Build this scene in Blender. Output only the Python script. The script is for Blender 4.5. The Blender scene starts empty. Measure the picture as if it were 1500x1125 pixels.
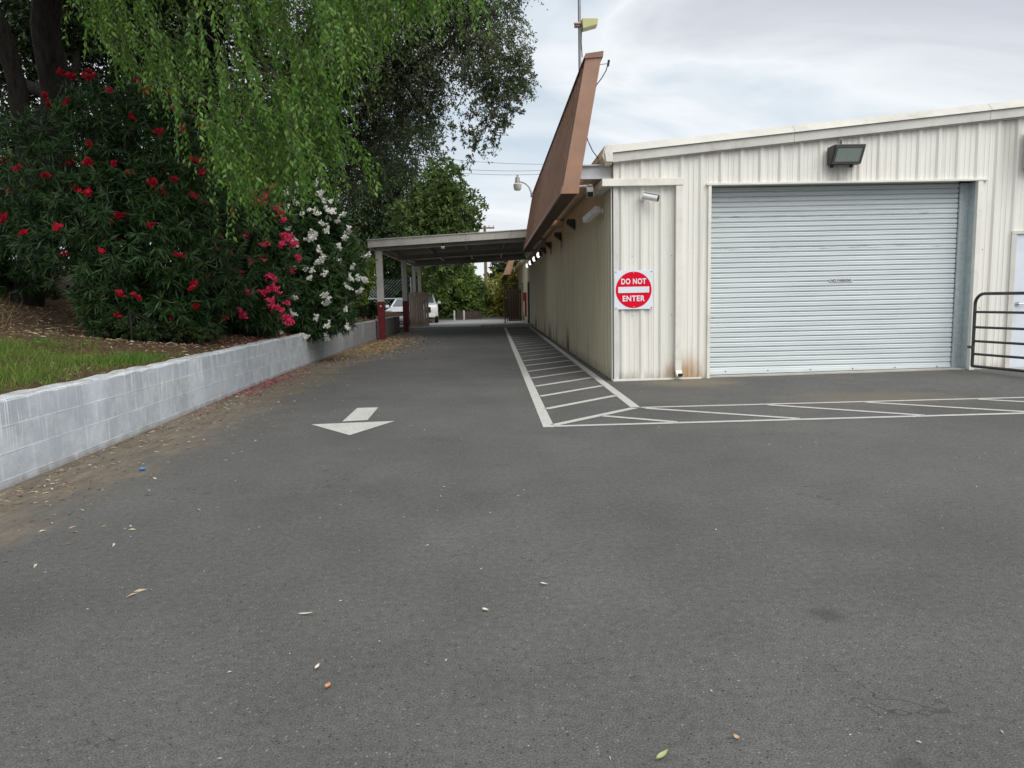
import bpy, math
import numpy as np
from mathutils import Vector, Matrix

rng = np.random.default_rng(7)
scene = bpy.context.scene
col = scene.collection
R = math.radians

# ------------------------------------------------------------------ camera
F, CX, CY, H = 1083.0, 750.0, 562.5, 1.33
_d = np.array([721 - CX, CY - 437, -F]); _d /= np.linalg.norm(_d)
_r = np.array([1, .021, 0.]); _r = _r - _d * _r.dot(_d); _r /= np.linalg.norm(_r)
_u = np.cross(_r, _d)
M3 = np.array([_r, _d, _u])
EYE = np.array([0, 0, H])
cam_d = bpy.data.cameras.new('camera'); cam = bpy.data.objects.new('camera', cam_d); col.objects.link(cam)
cam_d.sensor_width = 36; cam_d.lens = F / 1500 * 36; cam_d.clip_end = 2000; cam_d.clip_start = .05
cam.matrix_world = Matrix.Translation((0, 0, H)) @ Matrix([list(M3[i]) for i in range(3)]).to_4x4()
scene.camera = cam


def P(px, py, Y):
    """surveyed point: world position at distance Y down the lane"""
    v = M3 @ np.array([px - CX, CY - py, -F])
    return EYE + v * (Y / v[1])


def px_of(p):
    c = (np.atleast_2d(p) - EYE) @ M3
    return CX + F * c[:, 0] / -c[:, 2], CY - F * c[:, 1] / -c[:, 2]


# ------------------------------------------------------------------ mesh helpers
def mesh_np(name, V, faces_n, idx, smooth=False):
    """V (N,3), idx flat loop indices, faces_n per-face vertex counts"""
    me = bpy.data.meshes.new(name)
    V = np.asarray(V, np.float32); idx = np.asarray(idx, np.int32); faces_n = np.asarray(faces_n, np.int32)
    me.vertices.add(len(V)); me.vertices.foreach_set('co', V.ravel())
    me.loops.add(len(idx)); me.loops.foreach_set('vertex_index', idx)
    me.polygons.add(len(faces_n))
    st = np.concatenate([[0], np.cumsum(faces_n)[:-1]]).astype(np.int32)
    me.polygons.foreach_set('loop_start', st); me.polygons.foreach_set('loop_total', faces_n)
    if smooth: me.polygons.foreach_set('use_smooth', np.ones(len(faces_n), bool))
    me.update(calc_edges=True); me.validate()
    return me


def link(name, me, m=None, parent=None):
    o = bpy.data.objects.new(name, me); col.objects.link(o)
    if m is not None:
        for x in (m if isinstance(m, (list, tuple)) else [m]): me.materials.append(x)
    if parent is not None:
        o.parent = parent
        o.matrix_parent_inverse = Matrix.Translation(-parent.location)
    return o


def tag(o, label, cat, group=None, kind=None):
    if label: o['label'] = label
    if cat: o['category'] = cat
    if group: o['group'] = group
    if kind: o['kind'] = kind
    return o


def thing(name, label, cat, loc=(0, 0, 0), group=None):
    o = bpy.data.objects.new(name, None); col.objects.link(o)
    o.location = tuple(float(v) for v in loc); o.empty_display_size = .2
    return tag(o, label, cat, group)


class MB:
    def __init__(s): s.v = []; s.f = []; s.mi = []; s.m = 0
    def add(s, vs, fs):
        b = len(s.v); s.v += [tuple(float(c) for c in v) for v in vs]
        s.f += [tuple(b + i for i in f) for f in fs]; s.mi += [s.m] * len(fs); return s
    def box(s, x0, x1, y0, y1, z0, z1):
        vs = [(x, y, z) for x in (x0, x1) for y in (y0, y1) for z in (z0, z1)]
        return s.add(vs, [(0, 1, 3, 2), (4, 6, 7, 5), (0, 4, 5, 1), (2, 3, 7, 6), (0, 2, 6, 4), (1, 5, 7, 3)])
    def hexa(s, a, b):
        """two quads a (4 pts) and b (4 pts), joined"""
        return s.add(list(a) + list(b), [(3, 2, 1, 0), (4, 5, 6, 7)] + [(i, (i + 1) % 4, 4 + (i + 1) % 4, 4 + i) for i in range(4)])
    def prism(s, poly, d, loop_caps=True):
        n = len(poly); d = np.array(d); a = [np.array(p, float) for p in poly]; b = [p + d for p in a]
        fs = [(i, (i + 1) % n, n + (i + 1) % n, n + i) for i in range(n)]
        if loop_caps: fs += [tuple(range(n - 1, -1, -1)), tuple(range(n, 2 * n))]
        return s.add(a + b, fs)
    def tube(s, pts, rad, n=8, cap=True):
        pts = [np.array(p, float) for p in pts]
        rad = [rad] * len(pts) if np.isscalar(rad) else rad
        vs = []; prev = None
        for i, p in enumerate(pts):
            t = pts[min(i + 1, len(pts) - 1)] - pts[max(i - 1, 0)]; t /= (np.linalg.norm(t) + 1e-9)
            if prev is None:
                a = np.array([0, 0, 1.]) if abs(t[2]) < .9 else np.array([1., 0, 0])
            else: a = prev
            a = a - t * a.dot(t); a /= np.linalg.norm(a); b = np.cross(t, a); prev = a
            for k in range(n):
                th = 2 * math.pi * k / n
                vs.append(p + rad[i] * (a * math.cos(th) + b * math.sin(th)))
        fs = [(i * n + k, i * n + (k + 1) % n, (i + 1) * n + (k + 1) % n, (i + 1) * n + k) for i in range(len(pts) - 1) for k in range(n)]
        if cap: fs += [tuple(range(n - 1, -1, -1)), tuple(range((len(pts) - 1) * n, len(pts) * n))]
        return s.add(vs, fs)
    def disc(s, c, r, n=32, nrm='y', depth=.004):
        poly = []
        for k in range(n):
            t = 2 * math.pi * k / n
            poly.append((c[0] + r * math.cos(t), c[1], c[2] + r * math.sin(t)))
        return s.prism(poly, (0, -depth, 0))
    def build(s, name, m, parent=None, smooth=False, bevel=0, auto=None):
        me = bpy.data.meshes.new(name); me.from_pydata(s.v, [], s.f); me.update()
        o = link(name, me, m, parent)
        if any(s.mi): me.polygons.foreach_set('material_index', s.mi)
        import bmesh
        bm = bmesh.new(); bm.from_mesh(me); bmesh.ops.recalc_face_normals(bm, faces=bm.faces)
        if bevel:
            ed = [e for e in bm.edges if len(e.link_faces) == 2 and e.calc_face_angle(0) > .5]
            bmesh.ops.bevel(bm, geom=ed, offset=bevel, segments=2, affect='EDGES', profile=.5)
        bm.to_mesh(me); bm.free()
        if smooth:
            me.polygons.foreach_set('use_smooth', [True] * len(me.polygons))
            me.set_sharp_from_angle(angle=R(auto or 40))
        me.update()
        return o


def unit(a): return a / (np.linalg.norm(a, axis=-1, keepdims=True) + 1e-9)


def leaf_mesh(name, pos, dirs, L, W, fold=.12, simple=False, roll=None):
    """one little blade per row: diamond quad (simple) or folded 5-vertex leaf"""
    n = len(pos); dirs = unit(dirs)
    rnd = rng.normal(size=(n, 3)) if roll is None else roll + rng.normal(size=(n, 3)) * .45
    nr = unit(rnd - dirs * np.sum(rnd * dirs, 1, keepdims=True))
    sd = np.cross(dirs, nr)
    L = np.broadcast_to(np.asarray(L, float), n)[:, None]; W = np.broadcast_to(np.asarray(W, float), n)[:, None]
    if simple:
        V = np.stack([pos, pos + dirs * L * .45 + sd * W * .5, pos + dirs * L, pos + dirs * L * .45 - sd * W * .5], 1)
        idx = np.arange(n * 4); return mesh_np(name, V.reshape(-1, 3), np.full(n, 4), idx)
    V = np.stack([pos, pos + dirs * L * .42 + sd * W * .5 + nr * W * fold * 2, pos + dirs * L * .5,
                  pos + dirs * L * .42 - sd * W * .5 + nr * W * fold * 2, pos + dirs * L - nr * L * fold], 1)
    b = (np.arange(n) * 5)[:, None]
    idx = np.concatenate([b + np.array([[0, 2, 4, 1]]), b + np.array([[0, 3, 4, 2]])], 1)
    return mesh_np(name, V.reshape(-1, 3), np.full(2 * n, 4), idx.ravel())


# ------------------------------------------------------------------ materials
class NT:
    def __init__(s, m): s.nt = m.node_tree; s.nt.nodes.clear()
    def n(s, t, ins=None, **kw):
        nd = s.nt.nodes.new(t)
        for k, v in kw.items(): setattr(nd, k, v)
        for k, v in (ins or {}).items():
            if isinstance(v, bpy.types.NodeSocket): s.nt.links.new(v, nd.inputs[k])
            else: nd.inputs[k].default_value = v
        return nd
    def math(s, op, a, b=0., c=0., clamp=False):
        return s.n('ShaderNodeMath', {0: a, 1: b, 2: c}, operation=op, use_clamp=clamp).outputs[0]
    def mix(s, f, a, b, mode='MIX'):
        a = a if isinstance(a, bpy.types.NodeSocket) else (*a, 1)
        b = b if isinstance(b, bpy.types.NodeSocket) else (*b, 1)
        return s.n('ShaderNodeMix', {0: f, 6: a, 7: b}, data_type='RGBA', blend_type=mode).outputs[2]
    def noise(s, vec, scale, detail=3, rough=.55, out=0, dist=0.):
        return s.n('ShaderNodeTexNoise', {'Vector': vec, 'Scale': scale, 'Detail': detail, 'Roughness': rough, 'Distortion': dist}).outputs[out]
    def step(s, v, a, b):
        return s.n('ShaderNodeMapRange', {0: v, 1: a, 2: b, 3: 0., 4: 1.}, interpolation_type='SMOOTHSTEP').outputs[0]
    def ramp(s, v, stops, interp='LINEAR'):
        nd = s.n('ShaderNodeValToRGB', {0: v}); e = nd.color_ramp.elements; nd.color_ramp.interpolation = interp
        while len(e) < len(stops): e.new(.5)
        for x, (p, c) in zip(e, stops): x.position = p; x.color = (*c, 1)
        return nd.outputs[0]
    def coord(s, sc=(1, 1, 1), loc=(0, 0, 0)):
        tc = s.n('ShaderNodeTexCoord')
        return s.n('ShaderNodeMapping', {0: tc.outputs['Object'], 1: loc, 3: sc}).outputs[0]
    def xyz(s, v): return s.n('ShaderNodeSeparateXYZ', {0: v}).outputs
    def bsdf(s, c, rough=.6, metal=0., spec=.5, bump=None, bs=.3, bd=.01, extra=None):
        ins = {'Base Color': c if isinstance(c, bpy.types.NodeSocket) else (*c, 1), 'Roughness': rough, 'Metallic': metal, 'Specular IOR Level': spec}
        if bump is not None:
            ins['Normal'] = s.n('ShaderNodeBump', {'Height': bump, 'Strength': bs, 'Distance': bd}).outputs[0]
        b = s.n('ShaderNodeBsdfPrincipled', ins)
        return b.outputs[0]
    def out(s, sh): s.n('ShaderNodeOutputMaterial', {0: sh})


def new_mat(name):
    m = bpy.data.materials.new(name); m.use_nodes = True; return m, NT(m)


def plain(name, c, rough=.5, metal=0., var=.15, scale=6., spec=.5, dirt=None):
    m, t = new_mat(name); v = t.coord()
    n = t.noise(v, scale, 5, .65)
    k = t.ramp(n, [(.3, tuple(x * (1 - var) for x in c)), (.7, tuple(min(1, x * (1 + var)) for x in c))])
    if dirt:
        k = t.mix(t.math('MULTIPLY', t.step(t.noise(v, scale * .6, 6, .7), .52, .75), .6), k, dirt)
    t.out(t.bsdf(k, t.math('ADD', rough, t.math('MULTIPLY', t.math('SUBTRACT', n, .5), .25)), metal, spec)); return m


def emit(name, c, s):
    m, t = new_mat(name); t.out(t.n('ShaderNodeEmission', {0: (*c, 1), 1: s}).outputs[0]); return m


def leaf_mat(name, cols, rough=.45, trans=.3, spec=.4, patch=.5):
    m, t = new_mat(name)
    g = t.n('ShaderNodeNewGeometry'); r = g.outputs['Random Per Island']
    k = t.ramp(r, [(i / max(1, len(cols) - 1), c) for i, c in enumerate(cols)])
    big = t.noise(t.coord(), 1.1, 3)
    k = t.mix(t.math('MULTIPLY', t.step(big, .4, .65), patch), k, tuple(min(1, x * f) for x, f in zip(cols[-1], (1.12, 1.08, .9))))
    b = t.bsdf(k, rough, 0, spec)
    tr = t.n('ShaderNodeBsdfTranslucent', {0: t.mix(.5, k, (.35, .5, .05), 'MULTIPLY') if False else k}).outputs[0]
    t.out(t.n('ShaderNodeMixShader', {0: trans, 1: b, 2: tr}).outputs[0]); return m


# asphalt ------------------------------------------------------------
m_asphalt, t = new_mat('asphalt')
v = t.coord(); s = t.xyz(v)
fine = t.noise(v, 150, 2, .6); med = t.noise(v, 28, 4, .6); big = t.noise(v, .45, 4, .6); patch = t.noise(v, 1.7, 5, .65, dist=.4)
k = t.ramp(fine, [(.32, (.062, .0615, .060)), (.5, (.101, .100, .0965)), (.68, (.152, .150, .145))])
k = t.mix(1., k, t.ramp(med, [(.3, (.80, .80, .80)), (.7, (1.18, 1.18, 1.17))]), 'MULTIPLY')
k = t.mix(1., k, t.ramp(big, [(.3, (.80, .80, .81)), (.72, (1.16, 1.15, 1.13))]), 'MULTIPLY')
k = t.mix(1., k, t.ramp(patch, [(.34, (.90, .90, .90)), (.7, (1.08, 1.08, 1.07))]), 'MULTIPLY')
vor = t.n('ShaderNodeTexVoronoi', {'Vector': v, 'Scale': 75.})
pick = t.xyz(vor.outputs['Color'])[0]
fleck = t.math('MULTIPLY', t.math('GREATER_THAN', pick, .955), t.math('LESS_THAN', vor.outputs['Distance'], .30))
k = t.mix(t.math('MULTIPLY', fleck, .6), k, (.27, .265, .25))
dk = t.math('MULTIPLY', t.math('LESS_THAN', pick, .05), t.math('LESS_THAN', vor.outputs['Distance'], .34))
k = t.mix(t.math('MULTIPLY', dk, .7), k, (.018, .018, .018))
# hairline cracks running across the yard
ck = t.noise(t.coord((.35, .5, 1), (3, 1, 0)), 1.4, 5, .6)
crk = t.math('LESS_THAN', t.math('ABSOLUTE', t.math('SUBTRACT', ck, .5)), .0013)
crk = t.math('MULTIPLY', crk, t.step(t.noise(v, .5, 2), .48, .58))
k = t.mix(t.math('MULTIPLY', crk, .55), k, (.02, .02, .02))
# washed-down soil along the block wall
edge = t.math('ADD', s[0], t.math('MULTIPLY', t.math('SUBTRACT', t.noise(v, 1.3, 5, .65), .5), 1.5))
dm = t.step(edge, -2.60, -3.25)
dm = t.math('MULTIPLY', dm, t.step(s[1], 33., 25.))
soil = t.ramp(t.noise(t.coord((3, .7, 1)), 3.5, 6, .7), [(.3, (.095, .076, .056)), (.5, (.155, .126, .094)), (.72, (.24, .20, .15))])
k = t.mix(t.math('MULTIPLY', dm, t.ramp(t.noise(v, 9, 5, .7), [(.3, (.55,) * 3), (.6, (.96,) * 3)])), k, soil)
# stains: rusty run-off near the outlet and by the gate
def blot(cx, cy, r, ax=1.):
    dx = t.math('MULTIPLY', t.math('SUBTRACT', s[0], cx), ax); dy = t.math('SUBTRACT', s[1], cy)
    q = t.math('SQRT', t.math('ADD', t.math('MULTIPLY', dx, dx), t.math('MULTIPLY', dy, dy)))
    q = t.math('ADD', q, t.math('MULTIPLY', t.math('SUBTRACT', t.noise(v, 3, 5, .7), .5), r * 1.2))
    return t.step(q, r, r * .25)
k = t.mix(t.math('MULTIPLY', blot(3.0, 11.0, .8, .8), .42), k, (.25, .20, .13))
k = t.mix(t.math('MULTIPLY', blot(4.75, 9.0, .9, .6), .33), k, (.22, .175, .115))
k = t.mix(t.math('MULTIPLY', blot(1.15, 1.9, .08), .4), k, (.02, .02, .02))
k = t.mix(t.math('MULTIPLY', blot(1.35, 2.9, .09), .4), k, (.02, .02, .02))
hgt = t.math('ADD', fine, t.math('MULTIPLY', med, .6))
t.out(t.bsdf(k, .82, 0, .35, hgt, .55, .006))

m_apron, t = new_mat('pale_asphalt')
v = t.coord()
t.out(t.bsdf(t.ramp(t.noise(v, 3, 6, .7), [(.3, (.28, .28, .275)), (.7, (.40, .395, .38))]), .85))

m_paint, t = new_mat('road_paint')
v = t.coord()
wear = t.noise(v, 55, 4, .7); w2 = t.noise(v, 5, 4, .6)
k = t.ramp(w2, [(.3, (.44, .435, .41)), (.7, (.57, .565, .53))])
k = t.mix(t.math('MULTIPLY', t.step(t.math('ADD', wear, t.math('MULTIPLY', w2, .25)), .66, .80), .85), k, (.17, .17, .16))
t.out(t.bsdf(k, .75, 0, .3, wear, .2, .003))

m_paint_faint, t = new_mat('worn_road_paint')
v = t.coord()
wear = t.noise(v, 45, 4, .7); w2 = t.noise(v, 2, 4, .6)
k = t.mix(t.step(t.math('ADD', wear, t.math('MULTIPLY', w2, .4)), .62, .80), (.52, .515, .48), (.12, .12, .118))
t.out(t.bsdf(k, .8, 0, .3))


def siding(name, base, grime, rust_wall):
    m, t = new_mat(name)
    v = t.coord(); s = t.xyz(v)
    st = t.noise(t.coord((14, 14, .35)), 1.6, 5, .65)
    fs = t.noise(t.coord((60, 60, .8)), 1.2, 4, .6)
    k = t.ramp(st, [(.28, tuple(x * .82 for x in base)), (.5, base), (.75, tuple(min(1, x * 1.06) for x in base))])
    k = t.mix(t.math('MULTIPLY', t.step(fs, .55, .78), .22), k, grime)
    k = t.mix(t.math('MULTIPLY', t.step(t.noise(v, .9, 5, .7), .5, .75), .25), k, tuple(x * .8 for x in base))
    low = t.math('ADD', s[2], t.math('MULTIPLY', t.math('SUBTRACT', t.noise(t.coord((5, 5, .6)), 1., 5, .7), .5), .7))
    k = t.mix(t.math('MULTIPLY', t.step(low, .22, -.02), .6), k, (.26, .21, .15))
    if rust_wall:   # rusty panel feet along the lane
        pk = t.noise(t.coord((1, .55, .03)), 1.1, 3, .6)
        pm = t.math('MULTIPLY', t.step(pk, .50, .60), t.step(low, .75, .08))
        pm = t.math('MULTIPLY', pm, t.step(s[1], 14., 16.))
        k = t.mix(t.math('MULTIPLY', pm, .85), k, t.ramp(t.noise(v, 6, 4), [(.4, (.10, .045, .022)), (.62, (.05, .045, .04))]))
        k = t.mix(t.math('MULTIPLY', t.step(t.noise(t.coord((8, 8, .12)), 1.3, 4, .6), .56, .72), .4), k, (.20, .17, .11))
    else:
        dx = t.math('SUBTRACT', s[0], 3.0); dz = t.math('MULTIPLY', t.math('SUBTRACT', s[2], .10), .9)
        q = t.math('SQRT', t.math('ADD', t.math('MULTIPLY', dx, dx), t.math('MULTIPLY', dz, dz)))
        q = t.math('ADD', q, t.math('MULTIPLY', t.math('SUBTRACT', t.noise(t.coord((9, 9, 3)), 1.2, 5, .7), .5), .35))
        k = t.mix(t.math('MULTIPLY', t.step(q, .42, .02), .7), k, (.40, .22, .08))
        # dark streaks below the flood light and the fan
        for cx, w, zt in ((5.34, .26, 3.25), (8.0, .26, 3.9)):
            a = t.step(t.math('ABSOLUTE', t.math('SUBTRACT', s[0], cx)), w, w * .2)
            b = t.math('MULTIPLY', t.step(s[2], zt + .05, zt - .05), t.step(s[2], zt - 1.6, zt - .2))
            k = t.mix(t.math('MULTIPLY', t.math('MULTIPLY', a, b), t.math('MULTIPLY', st, .85)), k, (.20, .195, .18))
    t.out(t.bsdf(k, .5, 0, .4, t.noise(v, 3., 3), .06, .02)); return m


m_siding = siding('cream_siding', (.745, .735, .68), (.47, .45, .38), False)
m_siding_side = siding('cream_siding_shaded_worn', (.57, .52, .375), (.26, .22, .14), True)  # lane side: weathered, with its shade also painted in as a darker base
m_trim = plain('cream_trim', (.74, .725, .66), .5, 0, .10, 3, .4, (.33, .30, .23))
m_trim_grey = plain('grey_cream_trim', (.58, .57, .53), .5, 0, .10, 3, .4, (.27, .25, .20))
m_flash = plain('pale_flashing', (.56, .55, .50), .55, 0, .12, 2, .3, (.36, .34, .28))
m_gutter = plain('tan_gutter', (.64, .60, .48), .5, 0, .18, 2, .4, (.20, .15, .09))
m_roof = plain('metal_roof', (.50, .52, .53), .4, .3, .12, 2)
m_steel_grey = plain('grey_painted_steel', (.46, .46, .47), .5, .1, .15, 4, .5, (.20, .17, .13))
m_rusty = plain('rust_streaked_steel', (.52, .40, .25), .6, .1, .3, 4, .4, (.38, .15, .04))
m_galv = plain('galvanised_steel', (.40, .46, .48), .42, .5, .14, 9)
m_bolt = plain('dark_bolt', (.10, .10, .10), .5, .6)
m_screw = plain('weathered_screw', (.30, .29, .26), .6)
m_dark = plain('dark_bronze', (.045, .042, .038), .45, .2, .2)
m_black = plain('black_plastic', (.012, .012, .013), .4)
m_white = plain('white_enamel', (.78, .78, .77), .3, 0, .05)
m_white_dirty = plain('white_vinyl', (.62, .62, .60), .4, 0, .1, 4, .4, (.3, .27, .2))
m_glass_dull = plain('dusty_lens', (.30, .36, .33), .18, 0, .12, 3, .6)
m_lit = emit('lit_lens', (1., .98, .92), 1.1)
m_concrete = plain('concrete', (.42, .40, .36), .9, 0, .2, 5, .2, (.22, .19, .14))

m_slat, t = new_mat('roller_door_steel')
v = t.coord(); s = t.xyz(v)
k = t.ramp(t.noise(t.coord((.5, 1, 9)), 1.5, 4, .6), [(.3, (.56, .615, .63)), (.7, (.67, .725, .735))])
# scuffs on two bands
for zc in (2.52, 2.02):
    band = t.step(t.math('ABSOLUTE', t.math('SUBTRACT', s[2], zc)), .035, .012)
    sc = t.step(t.noise(t.coord((1.5, 1, 26)), 2.2, 5, .7), .53, .64)
    k = t.mix(t.math('MULTIPLY', t.math('MULTIPLY', band, sc), .7), k, (.22, .22, .21))
k = t.mix(t.math('MULTIPLY', t.step(t.noise(v, 1.2, 6, .7), .5, .8), .2), k, (.46, .48, .46))
t.out(t.bsdf(k, .6, .0, .3))
m_track = plain('galvanised_track', (.50, .56, .57), .45, .4, .16, 14, .5)

m_brown, t = new_mat('brown_metal')
v = t.coord()
k = t.ramp(t.noise(t.coord((2, .6, 2)), 1.4, 5, .65), [(.3, (.285, .16, .105)), (.7, (.37, .215, .15))])
k = t.mix(t.math('MULTIPLY', t.step(t.noise(v, .7, 5, .7), .5, .75), .35), k, (.37, .26, .20))
t.out(t.bsdf(k, .5, .0, .35))
m_brown_dark = plain('brown_soffit', (.10, .052, .036), .6, 0, .2, 2)

# block wall -----------------------------------------------------------
m_block, t = new_mat('painted_block')
v = t.coord(); s = t.xyz(v)
cv = t.n('ShaderNodeCombineXYZ', {0: s[1], 1: t.math('ADD', s[2], -.06), 2: 0.}).outputs[0]
wob = t.n('ShaderNodeVectorMath', {0: cv, 1: t.n('ShaderNodeVectorMath', {0: t.noise(v, 7, 3, .6, 1), 1: (.018, .008, 0)}, operation='MULTIPLY').outputs[0]}, operation='ADD').outputs[0]
br = t.n('ShaderNodeTexBrick', {'Vector': wob, 'Scale': 1., 'Mortar Size': .006, 'Mortar Smooth': .3, 'Brick Width': .405, 'Row Height': .2, 'Color1': (.44, .485, .53, 1), 'Color2': (.475, .52, .565, 1), 'Mortar': (.58, .61, .635, 1)}, offset=.5)
k = t.mix(1., br.outputs[0], t.ramp(t.noise(v, 2.2, 5, .7), [(.3, (.84,) * 3), (.7, (1.14,) * 3)]), 'MULTIPLY')
cl = t.noise(v, 4.5, 6, .7)
br2 = t.n('ShaderNodeTexBrick', {'Vector': wob, 'Scale': 1., 'Mortar Size': .022, 'Mortar Smooth': .9, 'Brick Width': .405, 'Row Height': .2}, offset=.5)
k = t.mix(t.math('MULTIPLY', t.math('MULTIPLY', br2.outputs[1], t.step(t.noise(v, 3.3, 5, .7), .42, .64)), .6), k, (.76, .785, .80))
wob3 = t.n('ShaderNodeVectorMath', {0: wob, 1: (0, .006, 0)}, operation='ADD').outputs[0]
br3 = t.n('ShaderNodeTexBrick', {'Vector': wob3, 'Scale': 1., 'Mortar Size': .0022, 'Mortar Smooth': .1, 'Brick Width': 90., 'Row Height': .2}, offset=.5)
k = t.mix(t.math('MULTIPLY', t.math('MULTIPLY', br3.outputs[1], t.step(t.noise(v, 2.1, 4, .7), .46, .58)), .75), k, (.12, .13, .14))
k = t.mix(t.math('MULTIPLY', t.step(cl, .42, .7), .5), k, (.68, .71, .73))
k = t.mix(t.math('MULTIPLY', t.step(t.noise(v, 22, 4, .7), .58, .75), .5), k, (.27, .295, .32))
# white mineral runs from the coping
dr = t.noise(t.coord((1, 7.5, .30), (0, .3, 0)), 1.25, 3, .55)
ds = t.math('MULTIPLY', t.step(t.math('ABSOLUTE', t.math('SUBTRACT', dr, .50)), .022, .006), t.step(t.math('ADD', s[2], t.math('MULTIPLY', cl, .5)), .40, .82))
k = t.mix(t.math('MULTIPLY', t.math('MULTIPLY', ds, t.step(t.noise(v, 1.6, 3), .38, .6)), .9), k, (.78, .79, .78))
# coping dirt, footing splash
k = t.mix(t.math('MULTIPLY', t.step(t.math('ADD', s[2], t.math('MULTIPLY', cl, .10)), .70, .735), .85), k, t.ramp(t.noise(v, 14, 5, .7), [(.35, (.17, .15, .12)), (.6, (.36, .35, .32))]))
k = t.mix(t.math('MULTIPLY', t.step(t.math('ADD', s[2], t.math('MULTIPLY', t.noise(v, 5, 5, .7), .16)), .16, .05), .75), k, (.24, .195, .15))
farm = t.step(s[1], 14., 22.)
k = t.mix(t.math('MULTIPLY', farm, .55), k, (.20, .185, .165))  # far end of the wall: shade painted into the block colour
hb = t.math('ADD', t.math('MULTIPLY', br.outputs[1], .6), t.math('MULTIPLY', t.noise(v, 40, 4, .7), .5))
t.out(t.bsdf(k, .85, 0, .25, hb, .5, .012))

m_soil, t = new_mat('leafy_soil')
v = t.coord()
k = t.ramp(t.noise(v, 9, 7, .75), [(.28, (.032, .022, .014)), (.5, (.085, .056, .034)), (.66, (.15, .105, .062)), (.8, (.26, .20, .125))])
k = t.mix(t.math('MULTIPLY', t.step(t.noise(v, .8, 4), .45, .65), .5), k, (.11, .06, .04))
t.out(t.bsdf(k, .95, 0, .1, t.noise(v, 25, 5, .7), .8, .03))

m_bark, t = new_mat('dark_bark')
v = t.coord((6, 6, 1.2))
k = t.ramp(t.noise(v, 2.2, 6, .7), [(.3, (.012, .011, .010)), (.7, (.045, .040, .034))])
t.out(t.bsdf(k, .95, 0, .1, t.noise(v, 3, 5, .7), .9, .03))
m_twig = plain('twig', (.050, .046, .026), .8)
m_woodpole = plain('pole_wood', (.16, .115, .085), .9, 0, .25, 5)

L_WILLOW = leaf_mat('weeping_leaf', [(.040, .115, .012), (.066, .165, .018), (.10, .215, .026), (.155, .275, .045)], .42, .40, .35, .3)
L_OLEA = leaf_mat('oleander_leaf', [(.013, .038, .011), (.021, .056, .015), (.032, .078, .020), (.06, .115, .035)], .46, .22, .32, .25)
L_OLIVE = leaf_mat('grey_green_leaf', [(.040, .056, .026), (.062, .082, .040), (.09, .112, .058), (.13, .15, .09)], .55, .26, .22)
L_DARK = leaf_mat('deep_green_leaf', [(.022, .042, .014), (.034, .060, .020), (.048, .078, .026)], .5, .22, .3)
L_MID = leaf_mat('mid_green_leaf', [(.048, .085, .024), (.072, .122, .032), (.105, .16, .042)], .5, .28, .3)
L_CONI = leaf_mat('conifer_needle', [(.07, .125, .034), (.11, .18, .044), (.17, .25, .06)], .55, .25, .2)
L_YEL = leaf_mat('yellow_green_leaf', [(.15, .19, .03), (.28, .30, .05), (.42, .41, .09)], .5, .35, .3)
L_LIME = leaf_mat('lime_leaf', [(.09, .16, .02), (.15, .23, .03), (.22, .29, .05)], .45, .35, .4)
L_GRASS = leaf_mat('grass_blade', [(.048, .13, .013), (.072, .175, .020), (.10, .20, .028), (.19, .20, .07)], .6, .3, .2)
L_STRAW = leaf_mat('straw', [(.12, .09, .045), (.20, .15, .08), (.30, .24, .14)], .8, .15, .1, .2)
L_LITTER = leaf_mat('dry_leaf', [(.12, .07, .035), (.20, .13, .065), (.30, .22, .12), (.42, .35, .23), (.62, .57, .45)], .8, .1, .15, .1)
L_PALE = leaf_mat('pale_flake', [(.35, .33, .25), (.55, .52, .42), (.72, .70, .62)], .8, .1, .15, .1)
L_PETAL = leaf_mat('fallen_petal', [(.35, .03, .06), (.50, .06, .12), (.45, .14, .16)], .7, .2, .2, .1)
F_RED = leaf_mat('red_petal', [(.36, .006, .022), (.48, .010, .035), (.56, .02, .06)], .6, .25, .2, .1)
F_PINK = leaf_mat('pink_petal', [(.72, .035, .13), (.80, .06, .18), (.85, .12, .25)], .6, .25, .2, .1)
F_WHITE = leaf_mat('white_petal', [(.74, .74, .68), (.82, .82, .78), (.86, .86, .84)], .6, .2, .2, .1)

# ------------------------------------------------------------------ world + sun
SUN_EL, SUN_AZ = R(50), R(150)      # azimuth measured clockwise from +Y
w = bpy.data.worlds.new('World'); scene.world = w; w.use_nodes = True
t = NT(w)
sky = t.n('ShaderNodeTexSky', sky_type='NISHITA', sun_disc=False, sun_elevation=SUN_EL, sun_rotation=SUN_AZ, air_density=1., dust_density=2.)
tc = t.n('ShaderNodeTexCoord'); g = t.xyz(tc.outputs['Generated'])
den = t.math('ADD', t.math('MAXIMUM', g[2], 0.), .30)
pv = t.n('ShaderNodeCombineXYZ', {0: t.math('DIVIDE', g[0], den), 1: t.math('DIVIDE', g[1], den), 2: 0.}).outputs[0]
pm = t.n('ShaderNodeMapping', {0: pv, 1: (.9, .35, 0), 2: (0, 0, R(-22)), 3: (.50, .95, 1)}).outputs[0]
n1 = t.noise(pm, 1.7, 6, .5, dist=.5)
n2 = t.noise(t.n('ShaderNodeMapping', {0: pv, 1: (4., 1, 0), 2: (0, 0, R(14)), 3: (.5, 1.1, 1)}).outputs[0], 3., 5, .5, dist=.3)
B = .1
cc = t.ramp(n1, [(.28, (.44, .54, .63)), (.40, (.54, .62, .685)), (.49, (.79, .815, .835)), (.57, (.60, .612, .655)), (.72, (.47, .48, .53))])
cc = t.mix(t.math('MULTIPLY', t.step(n2, .46, .68), .5), cc, (.83, .845, .86))
cc = t.mix(t.math('MULTIPLY', t.step(g[2], .30, .04), .55), cc, (.80, .825, .85))
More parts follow.
